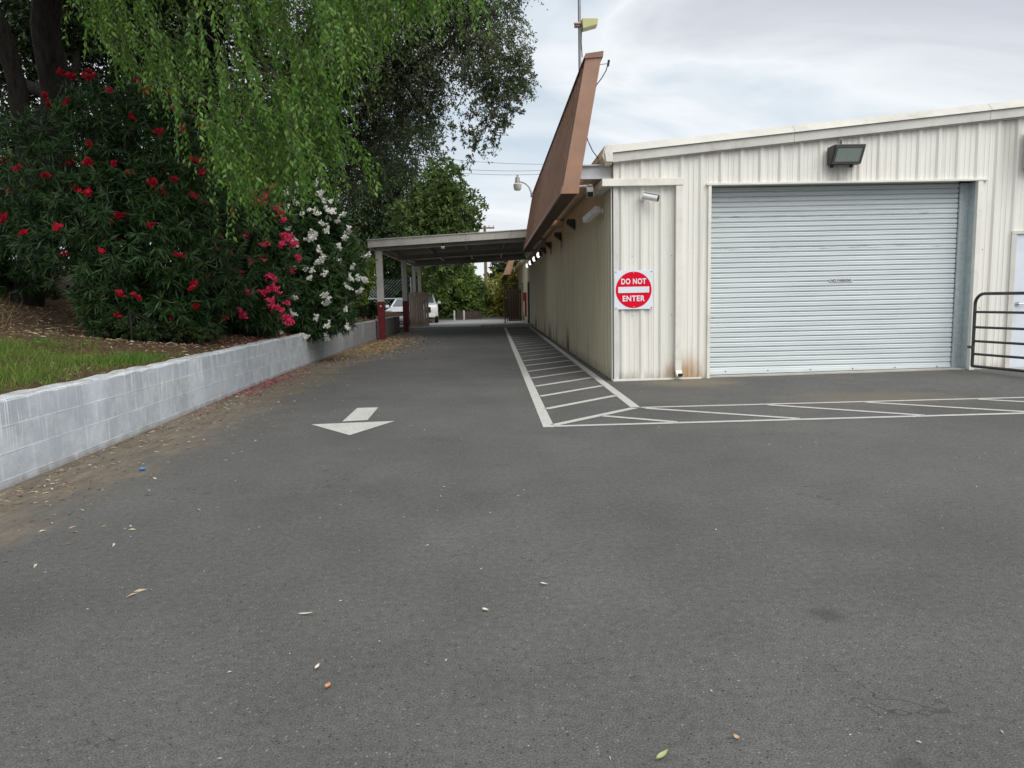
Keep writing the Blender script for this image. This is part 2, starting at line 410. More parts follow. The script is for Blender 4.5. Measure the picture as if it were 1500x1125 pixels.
cc = t.mix(1., cc, (1.0 / B,) * 3, 'MULTIPLY')
cc = t.mix(.12, cc, sky.outputs[0])
bg = t.n('ShaderNodeBackground', {0: cc, 1: B})
t.n('ShaderNodeOutputWorld', {0: bg.outputs[0]})
sd = bpy.data.lights.new('sun', 'SUN'); sd.energy = 2.3; sd.angle = R(55); sd.color = (1., .965, .91)
so = bpy.data.objects.new('sun', sd); col.objects.link(so)
dirv = Vector((math.sin(SUN_AZ) * math.cos(SUN_EL), math.cos(SUN_AZ) * math.cos(SUN_EL), math.sin(SUN_EL)))
so.rotation_euler = dirv.to_track_quat('Z', 'Y').to_euler(); so.location = (20, -20, 30)
scene.view_settings.view_transform = 'Standard'; scene.view_settings.look = 'None'
scene.view_settings.exposure = 0.32; scene.view_settings.gamma = 1; scene.view_settings.use_curve_mapping = False
scene.cycles.max_bounces = 8; scene.cycles.transparent_max_bounces = 8

# ------------------------------------------------------------------ ground
def sst(x): x = np.clip(x, 0, 1); return x * x * (3 - 2 * x)
def gz(x, y): return .05 * np.clip((np.asarray(x, float) - 1.9) / 5.8, 0, 1.6) * sst((np.asarray(y, float) - 9.) / 2.5)


def grid(name, xs, ys, zf):
    X, Y = np.meshgrid(xs, ys); V = np.stack([X, Y, zf(X, Y)], -1).reshape(-1, 3)
    nx, ny = len(xs), len(ys)
    i = (np.arange(ny - 1)[:, None] * nx + np.arange(nx - 1)[None]).ravel()
    return mesh_np(name, V, np.full(len(i), 4), np.stack([i, i + 1, i + nx + 1, i + nx], 1).ravel(), True)


xs = np.unique(np.concatenate([[-900, -200, -60, -20, -8, -4, 0], np.arange(1.9, 12, .6), [20, 60, 200, 900]]))
ys = np.unique(np.concatenate([[-900, -200, -40, -10, 0, 4, 8], np.arange(9, 12.01, .15), [14, 20, 30, 60, 200, 900]]))
road = link('driveway', grid('driveway', xs, ys, gz), m_asphalt); road['kind'] = 'structure'


def strip(mb, pts, z=.004):
    """flat painted polygon following the ground"""
    mb.add([(x, y, float(gz(x, y)) + z) for x, y in pts], [tuple(range(len(pts)))])


def line_poly(a, b, w):
    a = np.array(a); b = np.array(b); d = (b - a) / np.linalg.norm(b - a); n = np.array([-d[1], d[0]]) * w / 2
    return [a - n, b - n, b + n, a + n]


mb = MB(); strip(mb, [(-2.01, 8.03), (-1.455, 7.31), (-1.11, 8.12)]); mb.build('arrow_head', m_paint, road)
mb = MB(); strip(mb, [(-1.70, 8.17), (-1.43, 8.23), (-1.46, 9.21), (-1.72, 9.20)]); mb.build('arrow_shaft', m_paint, road)
mb = MB(); strip(mb, line_poly((.55, 7.48), (.553, 33.6), .115)); mb.build('lane_edge_line', m_paint, road)
mb = MB(); strip(mb, [(1.62, 8.72), (1.735, 8.66), (1.735, 33.6), (1.62, 33.6)]); mb.build('lane_edge_line', m_paint, road)
for k_ in range(21):
    y0 = 7.53 + 1.14 * k_
    a = (.61, y0 + .07); b = (1.615, y0 + 1.10) if k_ else (1.66, y0 + 1.12)
    if b[1] > 33.4: break
    mb = MB(); strip(mb, line_poly(a, b, .10)); mb.build('hatch_stripe', m_paint if k_ < 8 else m_paint_faint, road)
mb = MB(); strip(mb, line_poly((.61, 7.535), (14, 7.72), .085)); mb.build('bay_edge_line', m_paint, road)
mb = MB(); strip(mb, line_poly((1.74, 8.665), (14, 8.79), .075)); mb.build('bay_edge_line', m_paint, road)
for a, b in [((1.19, 8.13), (1.90, 7.60)), ((1.78, 8.60), (3.21, 7.62)), ((3.25, 8.63), (4.55, 7.63)), ((4.43, 8.65), (5.75, 7.65)), ((5.81, 8.66), (7.1, 7.67)), ((7.2, 8.68), (8.5, 7.69)), ((8.6, 8.69), (9.9, 7.71))]:
    mb = MB(); strip(mb, line_poly(a, b, .085)); mb.build('hatch_stripe', m_paint, road)

# paler apron beyond the carport and the concrete gutter pan across the lane
ap = MB(); ap.add([(-30, 37.4, .008), (1.86, 35.4, .008), (1.86, 47, .008), (-30, 47, .008)], [(0, 1, 2, 3)])
ap.build('apron', m_apron)['kind'] = 'structure'
kb = MB(); kb.box(-.55, 1.84, 33.95, 34.35, 0, .13); kb.box(.4, 1.84, 34.35, 35.6, 0, .10)
kb.build('kerb', m_concrete, bevel=.015)['kind'] = 'structure'

# ------------------------------------------------------------------ block wall and bank
WY = np.array([-4, 0, 3, 5.4, 7, 9.1, 11.5, 14.3, 18, 25.8, 32.]); WX = np.array([-3.55, -3.56, -3.60, -3.65, -3.69, -3.77, -3.88, -3.98, -4.0, -4.0, -4.0])
def xw(y): return np.interp(y, WY, WX)
mb = MB(); yy = np.arange(-4, 32.01, .18); th = .20
ring = []
for y in yy:
    x = float(xw(y)); j = rng.normal(0, .006, 4); e = float(rng.normal(0, .007))
    zt = .672 + e
    ring.append([(x, y, -.05), (x, y, zt - .03), (x - .02 + j[0], y, zt - .004), (x - .1, y, zt + j[1] * .5), (x - th + j[2], y, zt - .012), (x - th, y, -.05)])
n6 = 6; vs = [p for r in ring for p in r]
fs = [(i * n6 + k, (i + 1) * n6 + k, (i + 1) * n6 + k + 1, i * n6 + k + 1) for i in range(len(ring) - 1) for k in range(n6 - 1)]
fs += [tuple(range(n6)), tuple((len(ring) - 1) * n6 + k for k in range(n6 - 1, -1, -1))]
mb.add(vs, fs)
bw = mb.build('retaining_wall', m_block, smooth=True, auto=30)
tag(bw, 'low retaining wall of grey-blue painted concrete blocks holding the planted bank', 'wall')

nb = np.random.default_rng(3)
PH = nb.uniform(0, 6.28, (8, 2)); FR = nb.uniform(.5, 2.6, (8, 2)) * nb.choice([-1, 1], (8, 2))
def bank_z(X, Y):
    d = np.maximum(0, xw(Y) - .19 - X)
    z = .625 + .118 * np.minimum(d, 3.6) + .26 * np.clip(d - 3.6, 0, 6)
    bump = sum(np.sin(X * FR[i, 0] + Y * FR[i, 1] + PH[i, 0]) for i in range(8)) * .012
    return z + bump * np.clip(d / .6, 0, 1)
us = np.concatenate([np.linspace(0, 6, 49), [7, 8, 10, 14, 20, 30, 50]]); yb = np.concatenate([np.arange(-6, 34.2, .2), [38]])
U, Yg = np.meshgrid(us, yb); Xg = xw(Yg) - .19 - U
V = np.stack([Xg, Yg, bank_z(Xg, Yg)], -1).reshape(-1, 3); nx = len(us)
i = (np.arange(len(yb) - 1)[:, None] * nx + np.arange(nx - 1)[None]).ravel()
bank = link('bank', mesh_np('bank', V, np.full(len(i), 4), np.stack([i, i + nx, i + nx + 1, i + 1], 1).ravel(), True), m_soil)
bank['kind'] = 'structure'

# grass on the bank
def scatter_bank(n, xr, yr, f):
    X = rng.uniform(*xr, n); Y = rng.uniform(*yr, n); k = f(X, Y) > rng.uniform(0, 1, n)
    X, Y = X[k], Y[k]; ok = X < xw(Y) - .21
    X, Y = X[ok], Y[ok]; return np.stack([X, Y, bank_z(X, Y)], 1)
def grass_density(X, Y):
    d = xw(Y) - X
    patchy = .5 + .5 * np.sin(X * 2.1 + 1.3 * np.sin(Y * 1.7)) * np.sin(Y * 1.9 + 1.1 * np.sin(X * 2.3))
    m = sst((d - .1) / .5) * sst((10.6 - .10 * d - Y + .35 * np.sin(X * 3)) / 2.0)
    m *= np.where((d < 1.3) & (Y < 5.9) & (Y > 4.6), .25 + .5 * patchy, 1)
    return m * (.12 + .88 * patchy)
pg = scatter_bank(130000, (-9.5, -3.8), (2.5, 11.5), grass_density)
dg = np.stack([rng.normal(0, .5, len(pg)), rng.normal(0, .5, len(pg)), np.ones(len(pg))], 1)
g_o = link('grass', leaf_mesh('grass', pg, dg, rng.uniform(.03, .11, len(pg)) * (1 + .7 * (np.sin(pg[:, 0] * 4.3 + 1.7 * np.sin(pg[:, 1] * 2.9)) > .6)), rng.uniform(.005, .010, len(pg)), simple=True), L_GRASS)
tag(g_o, 'patch of short green grass on the bank above the block wall', 'grass', None, 'stuff')
pd = scatter_bank(3200, (-10.5, -6.6), (9.3, 14), lambda X, Y: .9 * np.exp(-((X + 9.0) ** 2) / 1.0 - ((Y - 11.6) ** 2) / 1.8))
dd = np.stack([rng.normal(.2, .9, len(pd)), rng.normal(-.1, .9, len(pd)), np.ones(len(pd))], 1)
o = link('dry_grass', leaf_mesh('dry_grass', pd, dd, rng.uniform(.18, .55, len(pd)), rng.uniform(.006, .012, len(pd)), simple=True), L_STRAW)
tag(o, 'tangle of dry straw-coloured grass at the foot of the left shrubs', 'dry grass', None, 'stuff')

def flat_litter(name, pts, Ls, ratio, m, label, cat, lift=.006):
    n = len(pts); a = rng.uniform(0, 6.28, n)
    d = np.stack([np.cos(a), np.sin(a), rng.normal(0, .12, n)], 1)
    p = pts + np.array([0, 0, lift])
    L = rng.uniform(*Ls, n)
    o = link(name, leaf_mesh(name, p, d, L, L * rng.uniform(ratio * .7, ratio * 1.3, n), .1, False, np.array([0, 0, 1.])), m)
    return tag(o, label, cat, None, 'stuff')
pb = scatter_bank(22000, (-9, -3.8), (4, 31), lambda X, Y: .25 + .75 * sst((Y - 9.2) / 1.6))
flat_litter('leaf_litter', pb, (.035, .11), .2, L_LITTER, 'dry leaf litter and mulch spread over the bank under the shrubs', 'leaf litter', .012)
# litter along the wall foot
n = 4600
n = 4800
Y = rng.uniform(2.5, 31, n) ; d = np.abs(rng.exponential(.42, n)) + .03
X = xw(Y) + d; k = (d < 2.2)
X, Y = X[k], Y[k]
flat_litter('wall_foot_litter', np.stack([X, Y, gz(X, Y)], 1), (.015, .065), .22, L_LITTER, 'scattered dry leaves and chips lying on the soil strip below the block wall', 'leaf litter')
n = 7000
Y = rng.normal(22.3, 2.6, n); X = -3.95 + np.abs(rng.normal(0, .75, n)); k = (Y > 14.5) & (Y < 30)
flat_litter('straw_drift', np.stack([X[k], Y[k], 0 * X[k]], 1), (.03, .10), .3, leaf_mat('tan_leaf', [(.27, .18, .09), (.40, .29, .16), (.52, .42, .26)], .8, .1, .1, .1), 'drift of tan fallen leaves on the asphalt before the first carport post', 'leaf litter')
n = 900
Y = np.concatenate([rng.uniform(1.3, 12, n), rng.uniform(12, 33, n)]); X = np.concatenate([rng.uniform(-3.2, 6.5, n), rng.uniform(-3, 1.6, n)])
w_ = np.where(X < 0, 1., .45); k = rng.uniform(0, 1, len(X)) < w_
flat_litter('pale_flakes', np.stack([X[k], Y[k], gz(X[k], Y[k])], 1), (.004, .021), .34, L_PALE, 'tiny pale leaf flakes scattered all over the dark asphalt', 'leaf flakes')
n = 420
Y = rng.normal(12.6, 1.3, n); X = xw(Y) + .03 + np.abs(rng.normal(0, .22, n))
flat_litter('fallen_petals', np.stack([X, Y, 0 * X], 1), (.02, .05), .7, L_PETAL, 'faded pink petals fallen along the foot of the block wall', 'petals')
pp = scatter_bank(1500, (-6, -3.9), (11, 17), lambda X, Y: .6 * np.exp(-((Y - 14) ** 2) / 4))
flat_litter('bank_petals', pp, (.03, .06), .7, L_PETAL, 'dull red petals fallen on the bank under the pink oleander', 'petals', .014)

def single_leaf(x, y, L, W, ang, m, label, cup=.35, name='fallen_leaf', cat='leaf'):
    vs = []; nu = 9
    for a in range(nu):
        u = a / (nu - 1); wd = W * .5 * math.sin(math.pi * u ** .8) + .0006
        for q in (-1, -.5, 0, .5, 1):
            vs.append((L * (u - .5), wd * q, .004 + cup * W * q * q + .25 * L * cup * (u - .5) ** 2 * 2))
    fs = [(a * 5 + b, (a + 1) * 5 + b, (a + 1) * 5 + b + 1, a * 5 + b + 1) for a in range(nu - 1) for b in range(4)]
    me = bpy.data.meshes.new(name); me.from_pydata(vs, [], fs); me.polygons.foreach_set('use_smooth', [True] * len(fs))
    o = link(name, me, m); o.location = (x, y, float(gz(x, y)) + .003); o.rotation_euler = (0, 0, ang)
    return tag(o, label, cat)
lm = [plain('olive_leaf_dry', (.36, .40, .17), .6, 0, .2, 40), plain('tan_leaf_dry', (.55, .38, .22), .7, 0, .2, 40), plain('orange_leaf_dry', (.55, .27, .11), .7, 0, .25, 40), plain('cream_leaf_dry', (.66, .60, .48), .7, 0, .15, 40)]
single_leaf(.46, 1.985, .058, .017, .75, lm[0], 'yellow-green curled leaf on the asphalt at the bottom edge of the photo')
single_leaf(.70, 2.06, .026, .014, 1.9, lm[1], 'small tan oval leaf lying on the asphalt low right of centre')
single_leaf(-.60, 2.44, .034, .018, 1.3, lm[2], 'orange-brown curled leaf on the asphalt, nearest the left of centre')
single_leaf(-.67, 2.58, .038, .012, 1.4, lm[3], 'cream pointed leaf just behind the orange-brown leaf')
single_leaf(-.06, 3.03, .036, .015, -.7, lm[3], 'cream oval leaf on the asphalt straight ahead of the lane middle')
single_leaf(-.83, 3.05, .060, .009, .12, lm[3], 'thin straw-like leaf lying flat on the left half of the asphalt')
single_leaf(.21, 3.30, .040, .011, -.6, lm[3], 'pale sliver leaf on the asphalt below the hatched corner')
single_leaf(-2.86, 5.94, .05, .035, .5, plain('blue_plastic', (.10, .28, .62), .4), 'small blue plastic scrap on the dirty asphalt near the block wall', .5, 'plastic_scrap', 'litter')

# ------------------------------------------------------------------ metal building
FY, SX = 11.5, 1.89
bld = thing('metal_building', 'cream ribbed metal warehouse with a roller door and low-pitched roof', 'building', (SX, FY, 0))
ROOF0, SL = 3.42, .0925
def roof_z(x): return ROOF0 + (x - SX) * SL


def rib_profile(a0, a1, start, breaks=()):
    """positions along the wall and outward offsets of an R-panel"""
    pts = []
    c = start
    while c < a1 + .4:
        pts += [(c - .050, 0), (c - .018, .027), (c + .018, .027), (c + .050, 0)]
        for q in (.115, .19):
            pts += [(c + q - .016, 0), (c + q - .006, .006), (c + q + .006, .006), (c + q + .016, 0)]
        c += .305
    pts = [p for p in pts if a0 < p[0] < a1]
    for b in [a0, a1] + [x for q in breaks for x in (q - .0008, q + .0008)]:
        xs_ = [p[0] for p in pts]; ys_ = [p[1] for p in pts]
        order = np.argsort(xs_); off = float(np.interp(b, np.array(xs_)[order], np.array(ys_)[order])); pts.append((b, off))
    return sorted(pts)


DX0, DX1, DZ = 3.37, 7.57, 2.975       # roller door opening
EX0, EX1, EZ = 8.12, 9.08, 2.15       # personnel door
mb = MB(); pr = rib_profile(SX, 16., SX + .13, (DX0, DX1, EX0, EX1))
def front_bottom(xm):
    if DX0 < xm < DX1: return DZ
    if EX0 < xm < EX1: return EZ
    return None
for (a, oa), (b, ob) in zip(pr[:-1], pr[1:]):
    zb = front_bottom((a + b) / 2)
    za, zb_ = (float(gz(a, FY)) - .01, float(gz(b, FY)) - .01) if zb is None else (zb, zb)
    mb.add([(a, FY - oa, za), (b, FY - ob, zb_), (b, FY - ob, roof_z(b) - .04), (a, FY - oa, roof_z(a) - .04)], [(0, 1, 2, 3)])
mb.build('front_wall', m_siding, bld)
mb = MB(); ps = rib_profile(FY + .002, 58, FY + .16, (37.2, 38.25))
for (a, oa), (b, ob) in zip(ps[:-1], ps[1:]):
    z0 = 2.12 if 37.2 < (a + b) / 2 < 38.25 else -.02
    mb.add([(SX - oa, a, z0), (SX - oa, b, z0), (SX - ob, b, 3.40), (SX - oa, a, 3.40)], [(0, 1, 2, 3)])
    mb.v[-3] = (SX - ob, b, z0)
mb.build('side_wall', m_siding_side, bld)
for zz in (1.02, 1.93):
    for c in np.arange(SX + .283, 11, .61):
        if front_bottom(c) is not None or abs(zz - 1.415) < .3 and c < 2.5: continue
        mb = MB(); mb.disc((c, FY - .0005, zz), .008, 8, depth=.006); mb.build('siding_screw', m_screw, bld)
# roof sheet
mb = MB(); mb.hexa([(SX - .12, FY - .06, roof_z(SX) + .05), (16, FY - .06, roof_z(16) + .05), (16, 58, roof_z(16) + .05), (SX - .12, 58, roof_z(SX) + .05)],
                   [(SX - .12, FY - .06, roof_z(SX) + .09), (16, FY - .06, roof_z(16) + .09), (16, 58, roof_z(16) + .09), (SX - .12, 58, roof_z(SX) + .09)])
mb.build('roof', m_roof, bld)
# rake trim: upper sloped flashing over a deeper fascia, in lengths with lap joints
xj = [SX - .03, 4.62, 7.62, 10.7, 16]
for a, b in zip(xj[:-1], xj[1:]):
    b2 = b - .004
    mb = MB(); mb.prism([(a, FY - .10, roof_z(a) - .09), (a, FY - .10, roof_z(a) + .045), (a, FY - .06, roof_z(a) + .045), (a, FY - .06, roof_z(a) - .09)], (b2 - a, 0, (b2 - a) * SL)); mb.build('rake_trim', m_trim_grey, bld, bevel=.004)
    mb = MB(); mb.prism([(a, FY - .135, roof_z(a) + .047), (a, FY - .02, roof_z(a) + .17), (a, FY + .02, roof_z(a) + .165), (a, FY - .06, roof_z(a) + .049)], (b2 - a, 0, (b2 - a) * SL)); mb.build('rake_flashing', m_flash, bld, bevel=.003)
mb = MB(); mb.prism([(SX, FY - .045, roof_z(SX) - .105), (SX, FY - .045, roof_z(SX) - .088), (SX, FY - .036, roof_z(SX) - .088), (SX, FY - .036, roof_z(SX) - .105)], (14, 0, 14 * SL)); mb.build('closure_strip', m_trim, bld)
# eave gutter along the lane
def gutter_run(y0, y1):
    mb = MB(); mb.prism([(SX - .04, y0, 3.30), (SX - .13, y0, 3.30), (SX - .185, y0, 3.42), (SX - .145, y0, 3.575), (SX - .125, y0, 3.575), (SX - .04, y0, 3.42)], (0, y1 - y0, 0)); return mb
y_ = FY - .10
for e in (17.6, 23.7, 29.8, 36, 44, 52, 58):
    gutter_run(y_, e - .005).build('gutter', m_gutter, bld, bevel=.004); y_ = e
# gutter end block seen at the corner
mb = MB(); mb.prism([(SX - .13, FY - .14, 3.33), (SX - .03, FY - .14, 3.33), (SX - .03, FY - .14, 3.585), (SX - .10, FY - .14, 3.585), (SX - .155, FY - .14, 3.48)], (0, .035, 0)); mb.build('gutter_end', m_trim, bld, bevel=.006)
# boxed ledge turning the corner, downspout and its outlet
mb = MB(); mb.box(1.70, 2.94, FY - .115, FY - .036, 2.975, 3.085); mb.build('corner_ledge', m_trim, bld, bevel=.005)
mb = MB(); mb.box(1.70, SX - .036, FY - .034, FY + .95, 2.977, 3.083); mb.build('corner_ledge', m_trim, bld, bevel=.005)
mb = MB(); mb.box(2.825, 2.925, FY - .105, FY - .036, .16, 2.972); mb.hexa([(2.825, FY - .105, .16), (2.925, FY - .105, .16), (2.925, FY - .036, .16), (2.825, FY - .036, .16)], [(2.83, FY - .20, .065), (2.93, FY - .20, .065), (2.93, FY - .13, .055), (2.83, FY - .13, .055)]); mb.build('downspout', m_trim, bld, bevel=.006)
mb = MB(); mb.box(2.842, 2.918, FY - .203, FY - .198, .068, .115); mb.build('downspout_mouth', m_black, bld)
mb = MB(); mb.box(SX - .012, SX + .062, FY - .046, FY - .036, .01, 2.972); mb.box(SX - .046, SX - .036, FY - .036, FY + .06, .01, 2.972); mb.build('corner_trim', m_white_dirty, bld)
mb = MB(); mb.box(SX - .03, DX0 - .12, FY - .055, FY - .036, -.01, .035); mb.build('base_flashing', m_trim, bld)
# roller door set back in the opening
REC = .27
mb = MB(); z = .07; prof = [(0, .06)]
sl_h = .0787
while z < DZ + .12:
    prof += [(z - .07 + .06 + .000, .0)] if False else []
    for q, o_ in ((0, .014), (.07, .014), (.10, -.010), (.30, -.020), (.48, -.0165), (.58, -.017), (.78, -.021), (.95, -.010), (.985, .014)):
        prof.append((o_, z + q * sl_h))
    z += sl_h
prof = [p if isinstance(p[0], float) else p for p in prof[1:]]
vs = []; 
for o_, zz in prof: vs += [(DX0 - .05, FY + REC + o_, zz), (DX1 - .17, FY + REC + o_, zz)]
mb.add(vs, [(2 * i, 2 * i + 1, 2 * i + 3, 2 * i + 2) for i in range(len(prof) - 1)])
door = mb.build('roller_door', m_slat, bld, smooth=True, auto=35)
door['label'] = 'grey-white corrugated roller door, closed'
mb = MB(); mb.hexa([(DX0, FY + REC - .03, .035), (DX1 - .17, FY + REC - .03, .07), (DX1 - .17, FY + REC + .01, .07), (DX0, FY + REC + .01, .035)], [(DX0, FY + REC - .03, .10), (DX1 - .17, FY + REC - .03, .10), (DX1 - .17, FY + REC + .01, .10), (DX0, FY + REC + .01, .10)]); mb.build('bottom_bar', m_slat, door)
for q in np.linspace(DX0 + .35, DX1 - .4, 6):
    mb = MB(); mb.disc((q, FY + REC - .03, .085), .010, 8, depth=.006); mb.build('bar_bolt', m_bolt, door)
mb = MB(); mb.box(DX1 - .165, DX1 - .03, FY + REC - .06, FY + REC - .02, .05, DZ); mb.box(DX1 - .03, DX1 - .004, FY + .03, FY + REC, .05, DZ); mb.build('door_guide', m_track, bld); mb = MB(); mb.box(DX0 - .02, DX0 + .01, FY + REC - .09, FY + REC - .03, .02, DZ); mb.build('door_guide', m_track, bld)
mb = MB(); mb.box(DX1 - .05, DX1 + .025, FY - .042, FY + .03, .03, DZ - .002); mb.build('door_jamb', m_trim, bld); 
mb = MB(); mb.box(DX0 - .03, DX0 + .015, FY - .042, FY + .16, .01, DZ - .002); mb.build('door_jamb', m_trim, bld)
mb = MB(); mb.box(DX0 - .06, DX1 + .10, FY - .052, FY + .04, DZ, DZ + .028); mb.build('door_header', m_trim, bld)
mb = MB(); mb.box(DX0, DX1 - .02, FY + .05, FY + .35, DZ + .03, DZ + .05); mb.box(DX0, DX1 - .02, FY + REC + .06, FY + REC + .1, DZ - .3, DZ + .03); mb.build('header_soffit', m_dark, bld)
mb = MB(); mb.hexa([(DX0, FY + .02, -.02), (DX1, FY + .02, .03), (DX1, FY + .6, .03), (DX0, FY + .6, -.02)], [(DX0, FY + .02, .024), (DX1, FY + .02, .065), (DX1, FY + .6, .065), (DX0, FY + .6, .024)]); mb.build('threshold', m_concrete, bld)
# dark sheet added behind the openings, painting the darkness inside
mb = MB(); mb.box(SX + .3, 15, FY + .9, FY + 1.0, 0, 3.2); mb.build('dark_backing', m_dark, bld)


def text_mesh(body, size, m, parent, loc, name='lettering', depth=.002, bold=.0, sx=1.0, rot=(R(90), 0, 0), space=1.0, fit=None):
    cu = bpy.data.curves.new(name, 'FONT'); cu.body = body; cu.size = size; cu.align_x = 'CENTER'; cu.align_y = 'CENTER'
    cu.extrude = depth; cu.offset = bold; cu.space_character = space
    tmp = bpy.data.objects.new(name + '_curve', cu); col.objects.link(tmp)
    dg_ = bpy.context.evaluated_depsgraph_get(); me = bpy.data.meshes.new_from_object(tmp.evaluated_get(dg_))
    bpy.data.objects.remove(tmp); bpy.data.curves.remove(cu)
    if fit:
        co = np.array([v.co[:] for v in me.vertices]); mn, mx = co.min(0), co.max(0); ce = (mn + mx) / 2
        me.transform(Matrix.Diagonal((fit[0] / (mx[0] - mn[0]), fit[1] / (mx[1] - mn[1]), 1, 1)) @ Matrix.Translation((-ce[0], -ce[1], 0)))
    mm = Matrix.Translation(loc) @ Matrix.Rotation(rot[0], 4, 'X') @ Matrix.Diagonal((sx, 1, 1, 1))
    me.transform(mm); me.materials.clear()
    return link(name, me, m, parent)


m_ink = plain('black_ink', (.015, .015, .015), .6)
mb = MB(); mb.box(5.375, 5.745, FY + REC - .030, FY + REC - .026, 1.475, 1.525); stc = mb.build('door_sticker', plain('sticker_film', (.66, .68, .68), .6), door)
text_mesh('NO PARKING', .062, m_ink, stc, (5.56, FY + REC - .0315, 1.50), 'sticker_lettering', .0008, .0015, 1.0, fit=(.335, .036))

# personnel door right of the roller door
mb = MB(); mb.box(EX0 + .05, EX1 - .05, FY - .02, FY + .03, .06, EZ - .002)
m_pdoor = plain('blue_white_door', (.63, .68, .75), .4, 0, .06, 3, .4, (.5, .5, .5))
pd_ = mb.build('personnel_door', m_pdoor, bld)
mb = MB(); mb.box(EX0 - .03, EX0 + .047, FY - .045, FY + .03, .05, EZ); mb.box(EX1 - .047, EX1 + .03, FY - .045, FY + .03, .05, EZ); mb.box(EX0 - .03, EX1 + .03, FY - .047, FY + .03, EZ + .002, EZ + .05); mb.build('door_frame', m_trim_grey, pd_)
mb = MB(); mb.disc((EX0 + .125, FY - .02, 1.07), .036, 16, depth=.012); mb.tube([(EX0 + .125, FY - .03, 1.07), (EX0 + .125, FY - .065, 1.07), (EX0 + .25, FY - .07, 1.07)], .012, 8); mb.build('door_handle', plain('brushed_steel', (.5, .5, .5), .3, .8), pd_, smooth=True)
mb = MB(); mb.box(EX0 - .05, EX1 + .6, FY - .9, FY - .05, -.01, .062); mb.build('door_step', m_concrete, bld, bevel=.01)
# dark side door beside the carport end
mb = MB(); mb.box(SX - .02, SX + .02, 37.27, 38.18, .0, 2.06); sdn = mb.build('side_door', plain('dark_door', (.03, .035, .035), .5), bld)
mb = MB()
mb.box(SX - .06, SX + .03, 37.17, 37.268, 0, 2.12); mb.box(SX - .06, SX + .03, 38.182, 38.28, 0, 2.12); mb.box(SX - .06, SX + .03, 37.27, 38.18, 2.062, 2.12)
mb.build('side_door_frame', plain('dark_frame', (.05, .055, .055), .5), sdn)

# ------------------------------------------------------------------ fittings on the building
sg = thing('do_not_enter_sign', 'square white sign with a red disc reading DO NOT ENTER at the wall corner', 'sign', (2.185, FY - .06, 1.415))
sy = FY - .052
m_red = plain('sign_red', (.68, .006, .028), .65, 0, .05, 4, .08); m_swhite = plain('sign_white', (.70, .75, .82), .4, 0, .04, 4)
mb = MB(); mb.box(1.887, 2.483, sy, sy + .006, 1.118, 1.712); mb.build('sign_plate', m_swhite, sg, bevel=.001)
mb = MB(); mb.disc((2.185, sy - .0005, 1.415), .278, 64, depth=.003); mb.build('red_disc', m_red, sg)
mb = MB(); mb.box(1.945, 2.425, sy - .0075, sy - .0038, 1.370, 1.462); mb.build('white_bar', m_swhite, sg)
text_mesh('DO NOT', .128, m_swhite, sg, (2.185, sy - .005, 1.545), 'lettering', .0015, .004, 1., space=1.12, fit=(.385, .088))
text_mesh('ENTER', .128, m_swhite, sg, (2.185, sy - .005, 1.283), 'lettering', .0015, .004, 1., space=1.12, fit=(.345, .088))
for bx, bz in ((1.91, 1.69), (2.46, 1.69), (1.91, 1.14), (2.46, 1.14), (2.185, 1.675), (2.185, 1.155)):
    mb = MB(); mb.disc((bx, sy - .0005 - (.004 if bx > 2 and bx < 2.3 else 0), bz), .009 if not 2 < bx < 2.3 else .006, 10, depth=.005); mb.build('screw', m_bolt if not 2 < bx < 2.3 else m_swhite, sg)


def oriented_box(mb, c, d, half, up=(0, 0, 1)):
    """box centred at c, long axis d; half=(len, wid, hgt)"""
    d = np.array(d, float); d /= np.linalg.norm(d); u = np.array(up, float); s_ = np.cross(d, u); s_ /= np.linalg.norm(s_); u = np.cross(s_, d)
    c = np.array(c)
    q = lambda a, b, e: c + d * half[0] * a + s_ * half[1] * b + u * half[2] * e
    mb.hexa([q(-1, -1, -1), q(-1, 1, -1), q(-1, 1, 1), q(-1, -1, 1)], [q(1, -1, -1), q(1, 1, -1), q(1, 1, 1), q(1, -1, 1)])


def camera_unit(base, nrm, d, ln, label, round_=True):
    base = np.array(base); nrm = np.array(nrm, float); d = np.array(d, float) / np.linalg.norm(d)
    r = thing('security_camera', label, 'camera', base)
    elbow = base + nrm * .10
    mb = MB(); mb.tube([base, base + nrm * .025], .05, 16); mb.build('mount_plate', m_white, r, smooth=True)
    mb = MB(); mb.tube([base + nrm * .02, elbow, elbow + d * .05], .018, 10); mb.build('bracket_arm', m_white, r, smooth=True)
    c = elbow + d * (ln * .42) + np.array([0, 0, .02])
    if round_:
        mb = MB(); mb.tube([c - d * ln * .5, c - d * ln * .45, c + d * ln * .5], [.036, .052, .052], 18); mb.build('camera_body', m_white, r, smooth=True)
        mb = MB(); mb.tube([c + d * ln * .5, c + d * (ln * .5 + .006)], .045, 18); mb.build('lens', m_black, r)
        mb = MB(); oriented_box(mb, c + np.array([0, 0, .057]) + d * .02, d, (ln * .52, .048, .004)); mb.build('sunshield', m_white, r, bevel=.002)
    else:
        mb = MB(); oriented_box(mb, c, d, (ln * .5, .055, .05)); mb.build('camera_body', m_white, r, bevel=.012)
        mb = MB(); oriented_box(mb, c + d * (ln * .5 + .003), d, (.004, .045, .04)); mb.build('lens', m_black, r)
    return r


